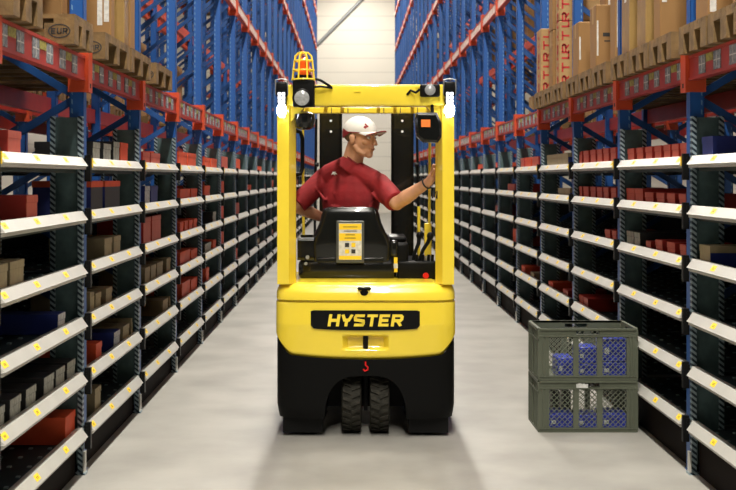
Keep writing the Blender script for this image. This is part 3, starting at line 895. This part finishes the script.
for s,wd in ((-1,.065),(1,.055)):
    mb = MB().m('blackg').box(SX+s*.25,SX+s*(.25+wd),.40,.75,1.06,1.165,bev=.02); mb.box(SX+s*.24,SX+s*.28,.42,.55,.97,1.10,bev=.012); mb.build('hip_wing', truck, smooth=True)
MB().m('grey').cyl((SX-.27,.385,1.06),.012,.02,'y',12).cyl((SX-.28,.385,1.02),.010,.02,'y',12).build('seat_bolt', truck)
# instruction card on the seat back
mb = MB().m('frame').box(SX-.088,SX+.088,.378,.386,1.025,1.29,bev=.003); card = mb.build('card_holder', st)
mb = MB().m('paper').box(SX-.072,SX+.072,.3755,.3785,1.045,1.275)
mb.m('ylabel').box(SX-.070,SX+.070,.3745,.3755,1.235,1.272).box(SX-.070,SX+.070,.3745,.3755,1.165,1.212).box(SX-.070,SX+.070,.3745,.3755,1.047,1.070)
mb.m('ink')
for z,w in ((1.224,.04),(1.2,.03),(1.18,.035),(1.25,.045)): mb.box(SX-w,SX+w,.3735,.3745,z,z+.004)
for dx,dz in ((-.02,.02),(.02,-.02)): mb.box(SX+dx-.013,SX+dx+.013,.3735,.3745,1.118+dz-.013,1.118+dz+.013)
mb.m('ylabel')
for dx,dz in ((.02,.02),(-.02,-.02)): mb.box(SX+dx-.013,SX+dx+.013,.3735,.3745,1.118+dz-.013,1.118+dz+.013)
c = mb.build('instruction_card', card); c['label']='white and yellow instruction card'
# console and levers
mb = MB().m('black').box(.20,.445,.40,.95,.915,1.035,bev=.015); mb.box(.14,.27,.42,.85,1.0,1.15,bev=.02); cs = mb.build('side_console', truck, smooth=True)
MB().m('black').box(.14,.26,.50,.90,1.15,1.185,bev=.015).build('armrest', truck, smooth=True)
for pts,hr in (([(.30,.50,1.02),(.312,.50,1.08),(.338,.52,1.14),(.343,.53,1.19)],.020),([(.335,.46,1.02),(.362,.46,1.10),(.395,.47,1.15),(.41,.47,1.19)],.022)):
    lv = MB().m('black').tube(pts,[.011,.012,.013,.015],10).build('control_lever', truck, smooth=True)
    MB().m('black').ell(pts[-1],(hr,hr,hr*1.2)).build('lever_knob', lv, smooth=True)
for x in (.32,.36,.395,.42): 
    MB().m('black').tube([(x,.43,1.03),(x+.004,.43,1.075)],.009,8).build('control_button', truck, smooth=True)
MB().m('red').cyl((.378,.385,.945),.019,.02,'y',16).build('emergency_stop', truck, smooth=True)
mb = MB().m('ylabel').box(.178,.20,.398,.402,.965,1.06); mb.m('paper').box(.176,.202,.397,.399,.99,1.02); g=mb.build('warning_tag', truck); g['label']='yellow and white tag'
# steering wheel and column
mb = MB().m('black'); c=Vector((-.10,1.08,1.20)); ax=Matrix.Rotation(math.radians(35),3,'X')
mb.tube([tuple(c+ax@Vector((.15*math.cos(2*PI*k/32),.15*math.sin(2*PI*k/32),0))) for k in range(33)],.012,8,False); mb.cyl(c,.03,.03,'z',14)
for a in (0,2.1,4.2): mb.tube([tuple(c),tuple(c+ax@Vector((.15*math.cos(a),.15*math.sin(a),0)))],.008,6)
sw = mb.build('steering_wheel', truck, smooth=True)
MB().m('black').tube([(-.10,1.09,1.18),(-.10,1.3,.95),(-.10,1.32,.5)],.04,12).box(-.22,.12,1.25,1.45,.48,1.0,bev=.03).build('steering_column', truck, smooth=True)
# lamps on the guard
def led(s):
    xc = s*.502
    r = MB().m('black').box(xc-.035,xc+.035,-.02,.030,2.045,2.135,bev=.012).box(xc-.027,xc+.027,-.012,.030,1.93,2.05,bev=.006).build('strip_light', truck, smooth=True)
    for k,z in enumerate((2.062,2.040,2.018)):
        for dx in (-.012,.012):
            MB().m('leddim').box(xc+dx-.009,xc+dx+.009,-.026,-.012,z-.009,z+.009,bev=.002).build('led_cell', r)
    MB().m('ledglow').ell((xc,-.014,1.965),(.029,.014,.042)).build('led_bulb', r, smooth=True)
    MB().m('grey').tube([(xc-.035,-.0,2.06),(xc-.036,-.02,2.145),(xc,-.02,2.152),(xc+.036,-.02,2.145),(xc+.035,0,2.06)],.005,6).build('lamp_guard', r, smooth=True)
led(-1); led(1)
# beacon box with round lamp
mb = MB().m('black').box(-.435,-.305,-.03,.05,1.985,2.145,bev=.01); bx = mb.build('lamp_box', truck, smooth=True)
mb = MB().m('black').lathe((-.378,-.035,2.035),[(.056,.0),(.058,-.02),(.050,-.026)],'y',28); rl = mb.build('work_lamp', truck, smooth=True)
MB().m('lens').lathe((-.378,-.035,2.035),[(.049,-.024),(.035,-.031),(.01,-.034)],'y',24).build('lamp_lens', rl, smooth=True)
mb = MB().m('blackg').lathe((-.368,.05,1.905),[(.03,-.055),(.056,-.04),(.066,.0),(.060,.04),(.02,.055)],'z',24); mb.build('horn', truck, smooth=True)
bc = MB().m('black').cyl((-.372,.01,2.16),.05,.03,'z',24).build('beacon_base', truck, smooth=True)
MB().m('beacon').lathe((-.372,.01,2.175),[(.034,0),(.034,.07),(.028,.095),(.01,.105)],'z',24).build('beacon_lens', bc, smooth=True)
mb = MB().m('yellow')
for k in range(8):
    a = 2*PI*(k+.5)/8; ca,sa=math.cos(a),math.sin(a)
    mb.tube([(-.372+.070*ca,.01+.070*sa,2.148),(-.372+.060*ca,.01+.060*sa,2.24),(-.372+.052*ca,.01+.052*sa,2.29),(-.372+.030*ca,.01+.030*sa,2.31)],.0052,6)
for r_,z in ((.070,2.150),(.064,2.205),(.056,2.262),(.030,2.31)):
    mb.tube([(-.372+r_*math.cos(2*PI*k/24),.01+r_*math.sin(2*PI*k/24),z) for k in range(25)],.0052,6,False)
cg = mb.build('beacon_cage', bc, smooth=True); cg['label']='yellow wire cage'
mb = MB().m('black'); mb.tube([(-.31,0,2.155),(-.27,-.005,2.145),(-.23,-.005,2.12),(-.205,.02,2.105)],.008,8); mb.tube([(-.31,0,2.105),(-.27,-.01,2.108),(-.20,.02,2.10)],.007,8); mb.build('lamp_cable', truck, smooth=True)
# small lamp on the right
mb = MB().m('black').box(.325,.445,-.02,.035,2.045,2.12,bev=.012); rb = mb.build('lamp_box', truck, smooth=True)
MB().m('grey').lathe((.385,-.02,2.085),[(.032,0),(.032,-.012),(.026,-.014)],'y',24).build('lamp_bezel', rb, smooth=True)
MB().m('lens').lathe((.385,-.03,2.085),[(.024,0),(.014,-.006),(.004,-.008)],'y',20).build('lamp_lens', rb, smooth=True)
mb = MB().m('black').tube([(.325,.0,2.09),(.30,.0,2.07),(.27,.015,2.085),(.25,.03,2.06)],.008,8).build('lamp_cable', truck, smooth=True)
# mirror housing under the guard
mb = MB().m('blackg')
rings=[]
for y,k in ((-.06,.80),(-.045,.97),(.0,1.0),(.028,.75)):
    rings.append([(.376+k*px,y,1.857+k*pz) for px,pz in ((-.075,.095),(.05,.095),(.078,.03),(.078,-.055),(.055,-.09),(-.035,-.085),(-.075,-.05),(-.085,.05))])
mb.loft(rings,True); mr = mb.build('mirror_housing', truck, smooth=True)
s_ = MB().m('orangelab').box(.330,.384,-.066,-.061,1.862,1.906).build('orange_sticker', mr); s_['label']='orange sticker'
MB().m('black').tube([(.40,.0,1.93),(.40,.04,2.0)],.010,8).build('mirror_arm', truck, smooth=True)
# strap tail on the right pillar
MB().m('black').tube([(.425,.13,1.47),(.438,.10,1.48),(.43,.10,1.44),(.444,.10,1.43)],.006,8).build('belt_clip', truck, smooth=True)

# ================================================================ DRIVER
TM = Matrix.Translation((TX,TY,0)) @ Matrix.Rotation(TR,4,'Z')
person = empty('person', (0,0,0)); person.matrix_world = TM
tag(person,'person in a red T-shirt and white cap seated on the forklift, looking right','person')
def voxel(mb, name, parent, vox, smooth_it=6, fac=.5):
    tmp = mb.build(name+'_tmp'); me0 = tmp.data
    md = tmp.modifiers.new('r','REMESH'); md.mode='VOXEL'; md.voxel_size=vox; md.use_smooth_shade=True
    sm = tmp.modifiers.new('s','SMOOTH'); sm.iterations=smooth_it; sm.factor=fac
    bpy.context.view_layer.update()
    dg = bpy.context.evaluated_depsgraph_get()
    me = bpy.data.meshes.new_from_object(tmp.evaluated_get(dg)); me.name = name
    mts = [m for m in me0.materials]
    me.materials.clear(); me.materials.append(mts[0])
    bpy.data.objects.remove(tmp); bpy.data.meshes.remove(me0)
    for p in me.polygons: p.use_smooth=True; p.material_index=0
    o = bpy.data.objects.new(name, me); COL.objects.link(o); o.parent = parent; return o
def capsule(mb, a, b, ra, rb=None, n=16):
    rb = ra if rb is None else rb
    a=Vector(a); b=Vector(b); mb.tube([a,b],[ra,rb],n); mb.ell(a,(ra,ra,ra)); mb.ell(b,(rb,rb,rb))
HC = Vector((-.032,.60,1.822))
HR = Matrix.Rotation(math.radians(-125),4,'Z') @ Matrix.Rotation(math.radians(-4),4,'X')
HS_ = 1.075
HM = Matrix.Translation(HC) @ HR @ Matrix.Scale(HS_,4)
hr3 = HR.to_3x3()
def hp(x,y,z): return HM @ Vector((x,y,z))
def hell(mb,c,r): mb.ell(hp(*c),tuple(v*HS_ for v in r),hr3)
mb = MB().m('skin')
hell(mb,(0,-.015,.035),(.076,.096,.084)); hell(mb,(0,.022,-.025),(.066,.070,.085)); hell(mb,(0,.038,-.078),(.052,.046,.038))
hell(mb,(0,.067,-.103),(.025,.021,.018)); hell(mb,(0,.080,.024),(.050,.018,.013))
for s in (-1,1):
    hell(mb,(s*.040,.064,-.024),(.024,.022,.018)); hell(mb,(s*.079,-.008,-.012),(.009,.020,.031)); hell(mb,(s*.083,-.014,.0),(.008,.014,.018))
    hell(mb,(s*.011,.106,-.036),(.010,.011,.008)); mb.tube([hp(s*.058,-.002,-.045),hp(s*.052,.020,-.078),hp(s*.030,.058,-.100)],[.020,.021,.018],14)
mb.tube([hp(0,.084,.016),hp(0,.099,-.010),hp(0,.109,-.028)],[.009,.011,.0135],12); hell(mb,(0,.107,-.030),(.0135,.012,.011))
hell(mb,(0,.087,-.060),(.025,.012,.007)); hell(mb,(0,.085,-.071),(.021,.012,.008))
# neck
capsule(mb, hp(0,-.028,-.045), (-.095,.645,1.64), .062,.070)
# trunk
twist = Matrix.Rotation(math.radians(-30),3,'Z'); tw2 = Matrix.Rotation(math.radians(-12),3,'Z')
LS=Vector((-.272,.755,1.562)); RS=Vector((.085,.555,1.520)); LE=Vector((-.462,.68,1.375)); RE=Vector((.195,.370,1.400)); LW=Vector((-.24,.92,1.27)); RW=Vector((.388,.215,1.535))
mb.ell((-.095,.665,1.42),(.170,.100,.19),twist); mb.ell((-.10,.71,1.19),(.145,.10,.2),tw2); mb.ell((-.10,.74,1.15),(.165,.12,.07),tw2)
capsule(mb,(-.088,.645,1.60),LS,.05,.055); capsule(mb,(-.088,.645,1.60),RS,.05,.055)
capsule(mb,LS,LE,.052,.042); capsule(mb,RS,RE,.055,.044)
m1 = LE.lerp(LW,.3); capsule(mb,LE,m1,.041,.043); capsule(mb,m1,LW,.043,.028)
m2 = RE.lerp(RW,.30); capsule(mb,RE,m2,.041,.046); capsule(mb,m2,RW,.046,.029)
def finger(mb, pts, r=.0088):
    for i in range(len(pts)-1): capsule(mb, pts[i], pts[i+1], r*(1-.07*i), r*(1-.07*(i+1)), 10)
# right hand closes round the pillar's inner edge
capsule(mb,RW,(.408,.195,1.565),.028,.027)
for k,(dz,ln) in enumerate(((.036,.9),(.014,1.0),(-.008,.95),(-.029,.8))):
    zz = 1.600+dz
    capsule(mb,(.408,.196,1.575+dz*.4),(.418,.186,zz),.015,.012)
    finger(mb,[(.418,.184,zz),(.448*1,.180,zz+.004),(.448+.030*ln,.175,zz+.006),(.448+.052*ln,.170,zz+.004)],.0092)
finger(mb,[(.405,.175,1.575),(.409,.140,1.595),(.416,.113,1.612)],.0105)
# left hand on the steering wheel
capsule(mb,LW,(-.225,.955,1.255),.026,.024)
for k in range(4):
    b0=Vector((-.245+.020*k,.985,1.250)); capsule(mb,(-.225,.955,1.255),b0,.016,.011)
    finger(mb,[b0,b0+Vector((.006,.030,-.004)),b0+Vector((.008,.034,-.026)),b0+Vector((.008,.014,-.040))],.009)
finger(mb,[(-.20,.955,1.255),(-.175,.975,1.240),(-.165,.995,1.235)],.010)
body = voxel(mb,'body',person,.0036,9)
# eyes
for s in (-1,1):
    e = MB().m('white').ell(hp(s*.031,.0775,.002),(.0125,.0125,.0095),hr3).build('eye',person,smooth=True)
    MB().m('ink').ell(hp(s*.031+.003,.0885,.002),(.005,.003,.005),hr3).build('iris',e,smooth=True)
    MB().m('hair').tube([hp(s*.014,.097,.018),hp(s*.032,.094,.023),hp(s*.05,.080,.019)],.0032,6).build('eyebrow',person,smooth=True)
MB().m('maroon').tube([hp(-.020,.0945,-.0655),hp(0,.0985,-.0655),hp(.020,.0945,-.0655)],.0016,6).build('mouth_line',person,smooth=True)
# hair, short, below the cap at the back
mb = MB().m('hair'); hell(mb,(0,-.028,.018),(.0775,.0885,.062)); mb.build('hair',person,smooth=True)
# cap
def capring(z, k, zc=.038, ra=.088, rb=.108, rc=.092):
    t = min(.999,max(-.999,(z-zc)/rc)); q = math.sqrt(1-t*t)*k
    return [hp(ra*q*math.sin(2*PI*i/40), -.012+rb*q*math.cos(2*PI*i/40), z) for i in range(40)]
mb = MB().m('cap')
zs = [.030,.045,.060,.078,.095,.108,.118,.125,.129]
mb.loft([capring(.030,.96)]+[capring(z,1.0) for z in zs],True)
cap = mb.build('cap',person,smooth=True); cap['label']='white peaked cap with maroon trim'
mb = MB().m('maroon')
rr=[]
for z,k in ((-.008,1.0),(.028,1.02),(.044,1.015)):
    ring=[]
    for i in range(25):
        a = math.radians(100+160*i/24)       # behind the ears
        q=.089; w=.109
        ed = min(i,24-i)/4; f=min(1,ed)
        zz = z if z>.0 else z+.030*(1-f)
        if z>.04: zz = .030+.018*f
        ring.append(hp(q*k*math.sin(a), -.012+w*k*math.cos(a), zz))
    rr.append(ring)
mb.loft(rr,caps=False,closed=False); mb.build('cap_band',cap,smooth=True)
mb = MB().m('cap')
def brim(off, edge=0):
    rings=[]
    for j in range(7):
        t=j/6; ring=[]
        for i in range(21):
            a = -1+2*i/20
            x = .080*a*(1-.16*t*abs(a)); y0_ = -.012+.108*math.sqrt(max(0,1-(x/.090)**2)); 
            y = y0_ + (.080*(1-a*a*.62))*t
            z = .036 + .006*t*(1) - .030*a*a*(.3+.7*t) + .0
            ring.append(hp(x,y-.004,z+off))
        rings.append(ring)
    return rings
up = brim(.004); mb.loft(up,caps=False,closed=False); b=mb.build('brim',cap,smooth=True)
mb = MB().m('cap'); mb.loft(brim(-.001),caps=False,closed=False); mb.build('brim_underside',cap,smooth=True)
MB().m('maroon').tube([tuple(p) for p in up[-1]],.0042,6).build('brim_edge',cap,smooth=True)
MB().m('maroon').tube([tuple(p) for p in capring(.030,.975)],.0040,6).build('sweat_band',cap,smooth=True)
mb = MB().m('maroon')   # small red mark on the side of the cap front
for (a,b_) in (((.058,.058),(.070,.040)),((.070,.040),(.076,.020)),((.066,.030),(.058,.050))):
    pass
pts=[(-.2,-.5),(.25,-.9),(.9,-.5),(.7,.0),(.2,.1),(.5,.7),(0,.95),(-.5,.35),(-.9,.2),(-.9,-.2)]
def onellip(u,v):
    th = math.radians(38)+u*.19; z=.070+v*.018; t=(z-.038)/.092; q=math.sqrt(1-t*t)*1.012
    return hp(.088*q*math.sin(th), -.012+.108*q*math.cos(th), z)
mb.faces([tuple(onellip(u,v)) for u,v in pts],[tuple(range(len(pts)))])
mb.build('cap_emblem',cap,smooth=False)
# T-shirt
mb = MB().m('shirt')
mb.ell((-.100,.668,1.42),(.212,.128,.205),twist); mb.ell((-.098,.662,1.505),(.185,.108,.115),twist); mb.ell((-.105,.705,1.20),(.195,.135,.22),tw2); mb.ell((-.10,.73,1.14),(.19,.145,.09),tw2)
capsule(mb,(-.090,.648,1.600),LS+Vector((0,0,.0)),.066,.068); capsule(mb,(-.088,.645,1.600),RS,.066,.070)
le = LS.lerp(LE,.93); re = RS.lerp(RE,.92)
mb.ell(LS,(.07,.07,.07)); mb.tube([LS,LS.lerp(LE,.5),le],[.070,.069,.066],20); mb.ell(RS,(.072,.072,.072)); mb.tube([RS,RS.lerp(RE,.5),re],[.072,.071,.068],20)
# collar
nd = (hp(0,-.030,-.045)-Vector((-.088,.645,1.61))).normalized(); nb = Vector((-.088,.645,1.61))
NBK = Vector((-.095,.645,1.64)); nd = (hp(0,-.028,-.045)-NBK).normalized(); nd = (nd+Vector((.42,0,0))).normalized(); nb = NBK+nd*.012
mb.tube([nb-nd*.05,nb+nd*.030],[.092,.076],24)
capsule(mb,(-.128,.655,1.642),LS.lerp(Vector((-.128,.655,1.642)),.25),.064,.074); capsule(mb,(-.05,.62,1.595),RS.lerp(Vector((-.05,.62,1.6)),.3),.070,.072)
# cloth folds
for a,b_,r in (((-.24,.56,1.30),(.00,.55,1.40),.016),((-.22,.57,1.38),(-.02,.545,1.30),.012),((-.05,.54,1.24),(.06,.52,1.42),.013),((-.27,.63,1.42),(-.33,.66,1.50),.012),((.04,.47,1.46),(.10,.44,1.40),.012),((-.2,.59,1.46),(-.16,.57,1.30),.010)):
    capsule(mb,a,b_,r,r*.5)
sh = voxel(mb,'t_shirt',person,.006,5); sh['label']='red short-sleeved T-shirt with small white emblem'
MB().m('maroon').tube([tuple(nb+nd*.030+ (nd.orthogonal().normalized()*math.cos(2*PI*k/24)+nd.cross(nd.orthogonal().normalized())*math.sin(2*PI*k/24))*.074) for k in range(25)],.006,6,False).build('collar',sh,smooth=True)
# emblem
mb = MB().m('white'); EM=(-.205,.0,1.592)
pts=[(-1,-.6),(-.3,-.35),(.2,-.9),(.45,-.3),(1,-.5),(.75,.1),(.35,.35),(.6,.9),(0,.6),(-.45,.75),(-.6,.1)]
EMB = (mb,pts)
# trousers and shoes
mb = MB().m('trouser')
mb.ell((-.10,.74,1.13),(.175,.14,.07),tw2)
for s in (-1,1):
    hx=-.10+s*.09; k=(-.10+s*.15,1.14,1.12); a=(-.10+s*.16,1.13,.62)
    capsule(mb,(hx,.76,1.135),k,.070,.058); capsule(mb,k,a,.055,.045)
voxel(mb,'trousers',person,.009,4)
for s in (-1,1):
    MB().m('black').box(-.10+s*.16-.045,-.10+s*.16+.045,1.06,1.20+.0,.51,.60,bev=.03).build('shoe',person,smooth=True)
# wrist band
wd = (RW-RE).normalized(); o1 = wd.orthogonal().normalized(); o2 = wd.cross(o1)
cW = RE.lerp(RW,.93)
MB().m('ink').tube([tuple(cW+(o1*math.cos(2*PI*k/20)+o2*math.sin(2*PI*k/20))*.034) for k in range(21)],.005,6,False).build('wrist_band',person,smooth=True)
# put the shirt emblem on the cloth by ray casting onto the finished mesh
mb,pts = EMB
V=[]
for u,v in pts:
    xx,zz = -.207+u*.021, 1.590+v*.015
    ok,loc,nrm,idx = sh.ray_cast(Vector((xx,0.2,zz)),Vector((0,1,0)))
    V.append((loc.x,loc.y-.003,loc.z) if ok else (xx,.60,zz))
cen = tuple(sum(p[i] for p in V)/len(V) for i in range(3))
V.append((cen[0],cen[1]-.003,cen[2])); n=len(pts)
mb.faces(V,[(i,(i+1)%n,n) for i in range(n)])
mb.build('shirt_emblem',sh)['label']='small white emblem'

# ================================================================ CRATES
CX0,CX1,CY = 1.152,1.748,7.36
CWD = CX1-CX0; CD=.40; CH=.318
def crate(z, name='crate'):
    root = empty('crate',(CX0,CY,z))
    W,D,Ht=CWD,CD,CH; t=.012
    wins=[(.060,.208),(.242,.354),(.388,.536)]; wz=(.028,.262)
    def panel(mb, mp, Lh, wins):
        # mp(a, depth0..t, z): frame around windows
        def bx(a0,a1,z0,z1,d0=0,d1=t):
            pts=[mp(a0,d0,z0),mp(a1,d0,z0),mp(a1,d1,z0),mp(a0,d1,z0),mp(a0,d0,z1),mp(a1,d0,z1),mp(a1,d1,z1),mp(a0,d1,z1)]
            mb.faces(pts,[(0,3,2,1),(4,5,6,7),(0,1,5,4),(1,2,6,5),(2,3,7,6),(3,0,4,7)])
        bx(0,Lh,0,wz[0]); 
        hx0,hx1=Lh*.38,Lh*.62; hz0,hz1=.276,.300
        bx(0,Lh,wz[1],hz0); bx(0,hx0,hz0,hz1); bx(hx1,Lh,hz0,hz1); bx(0,Lh,hz1,Ht)
        e=[0]+[v for w in wins for v in w]+[Lh]
        for i in range(0,len(e),2): bx(e[i],e[i+1],wz[0],wz[1])
        # rims and ribs
        bx(-.0,Lh,Ht-.012,Ht,-.010,t); bx(0,Lh,wz[1]+.004,wz[1]+.012,-.006,0); bx(0,Lh,.0,.010,-.004,0); bx(0,Lh,.018,.024,-.005,0)
        for a in (.018,.040,Lh-.045,Lh-.023): bx(a,a+.006,.02,wz[1]+.01,-.007,0)
    mb = MB().m('crate'); panel(mb,lambda a,d,z_:(a,d,z_),W,wins); panel(mb,lambda a,d,z_:(a,D-d,z_),W,wins)
    # end walls closed with ribs
    for fl in (0,1):
        X = (lambda d: d) if fl==0 else (lambda d: W-d)
        def bx(y0,y1,z0,z1,d0,d1):
            a,b=sorted((X(d0),X(d1))); mb.box(a,b,y0,y1,z0,z1)
        bx(.012,D-.012,0,.268,0,.010); bx(.012,D-.012,.30,Ht,-.010,.010); bx(.012,.14,.268,.30,0,.010); bx(D-.14,D-.012,.268,.30,0,.010)
        for y in (.0,.05,.10,.15,.24,.29,.34,.38): bx(y,y+.010,.012,Ht-.012,-.010,0)
        bx(.0,D,.24,.25,-.008,0); bx(0,D,.0,.012,-.008,0)
    mb.box(.010,W-.010,.010,D-.010,.002,.008)
    mb.build('frame',root)
    for yy in (.004,D-.008):
        for (a,b) in wins:
            mb = MB().m('lattice'); st=.033
            z0,z1=wz; k=-20
            import itertools
            c = a-(z1-z0)
            while c < b:
                for sg in (1,-1):
                    # line from z0 to z1 clipped to the window
                    if sg>0: p=[(c,z0),(c+(z1-z0),z1)]
                    else: p=[(c+(z1-z0),z0),(c,z1)]
                    (xa,za),(xb,zb)=p; dx=xb-xa; ts=sorted(((a-xa)/dx,(b-xa)/dx)); t0=max(0,ts[0]); t1=min(1,ts[1])
                    if t1-t0>.02: 
                        A=(xa+dx*t0,za+(zb-za)*t0); B=(xa+dx*t1,za+(zb-za)*t1)
                        n=Vector((-(B[1]-A[1]),B[0]-A[0])).normalized()*.0019
                        q=[(A[0]+n.x,A[1]+n.y),(A[0]-n.x,A[1]-n.y),(B[0]-n.x,B[1]-n.y),(B[0]+n.x,B[1]+n.y)]
                        mb.loft([[(x_,yy,z_) for x_,z_ in q],[(x_,yy+.003,z_) for x_,z_ in q]],True)
                c += st*1.0
            mb.build('mesh_window',root)['label']='diamond lattice window'
    mb = MB().m('crate').box(W*.38,W*.62,.0,.02,.272,.278); mb.build('handle',root)
    return root
c1 = crate(0); MB().m('paper').box(CWD*.38,CWD*.50,-.006,-.004,CH-.045,CH-.022).build('crate_label',c1); tag(c1,'lower olive-grey plastic crate with lattice windows on the aisle floor','crate','stacked crates')
c2 = crate(CH+.002); tag(c2,'upper olive-grey plastic crate with lattice windows, stacked on the other','crate','stacked crates')
def pack(x,y,z,w,d,h,lab,m='crateblue'):
    r = empty('packet',(CX0+x,CY+y,z)); MB().m(m).box(0,w,0,d,0,h,bev=.006).build('wrapper',r,smooth=True)
    MB().m('whiteend').box(w*.12,w*.3,-.0015,0,h*.35,h*.6).build('packet_label',r)
    tag(r,lab,'packet','packets in the crates'); return r
zb=.010
pack(.06,.03,zb,.16,.2,.10,'blue packet at the left in the lower crate')
pack(.235,.03,zb,.14,.2,.09,'blue packet in the middle of the lower crate')
pack(.385,.03,zb,.16,.2,.10,'blue packet at the right in the lower crate')
for k,(x,zt) in enumerate(((.09,.0),(.16,.0))):
    p=pack(x+.03,.25,zb,.05,.12,.2,'dark card sleeve standing %s in the lower crate' % ('far left','near the middle')[k],'darkbox')
zb=CH+.012
pack(.115,.03,zb,.105,.2,.12,'small blue packet at the left in the upper crate')
pack(.24,.03,zb,.13,.2,.085,'lower blue packet in the middle of the upper crate')
pack(.24,.03,zb+.087,.125,.18,.10,'blue packet lying on another, middle of the upper crate')
pack(.385,.03,zb,.165,.2,.095,'lower blue packet at the right in the upper crate')
pack(.388,.03,zb+.097,.155,.18,.145,'blue packet lying on another, right of the upper crate')

# ================================================================ LIGHTS
def fixture(x,y,z,power,lab,size=(.35,1.5)):
    r = empty('ceiling_light',(x,y,z))
    MB().m('white').box(-size[0]/2,size[0]/2,-size[1]/2,size[1]/2,0,.09,bev=.01).build('housing',r)
    MB().m('tubelight').box(-size[0]/2+.02,size[0]/2-.02,-size[1]/2+.02,size[1]/2-.02,-.012,0).build('diffuser',r)
    mb = MB().m('grey')
    for s in (-1,1): mb.cyl((0,s*size[1]*.35,(11.5-z)/2+.045),.006,11.5-z-.09,'z',6)
    mb.build('hanger',r)
    tag(r,lab,'lamp','lamps under the warehouse ceiling')
    ld = bpy.data.lights.new('lamp','AREA'); ld.shape='RECTANGLE'; ld.size=size[0]; ld.size_y=size[1]; ld.energy=power; ld.color=(1,.95,.85)
    lo = bpy.data.objects.new('lamp_light',ld); COL.objects.link(lo); lo.location=(0,0,-.02); lo.parent=r
    return r
AISLE=.19
k=0
for y in (-5,-2.5,0,2.5,5,8,11.5,15.5,20,25,30,35,40,45,50):
    k+=1; fixture(AISLE,y,10.2,PA if y>-1 else PB,'%s ceiling strip lamp over the main aisle, counted from behind the camera' % ORD[k])
k=0
for y in (2,9,17,26,36,46):
    k+=1; fixture(-6.3,y,10.2,PC,'%s ceiling strip lamp over the left side aisle' % ORD[k]); fixture(7.0,y,10.2,PC*1.6,'%s ceiling strip lamp over the right side aisle' % ORD[k])
w = bpy.data.worlds.new('World'); SC.world = w; w.use_nodes=True
w.node_tree.nodes['Background'].inputs[0].default_value=(1,.93,.80,1); w.node_tree.nodes['Background'].inputs[1].default_value=WB

# ================================================================ CAMERA
cd = bpy.data.cameras.new('camera'); cam = bpy.data.objects.new('camera',cd); COL.objects.link(cam)
cam.location=(0,0,H); cam.rotation_euler=(PI/2,0,0)
cd.sensor_width=36; cd.sensor_fit='HORIZONTAL'; cd.lens=36*F/736
cd.shift_x=(368-351.5)/736; cd.shift_y=-(245-178)/736
cd.clip_end=200
cd.dof.use_dof=True; cd.dof.focus_distance=7.2; cd.dof.aperture_fstop=5.6
SC.camera=cam
vs=SC.view_settings; vs.view_transform='Standard'; vs.look='None'; vs.exposure=EXPO; vs.gamma=1; vs.use_curve_mapping=False
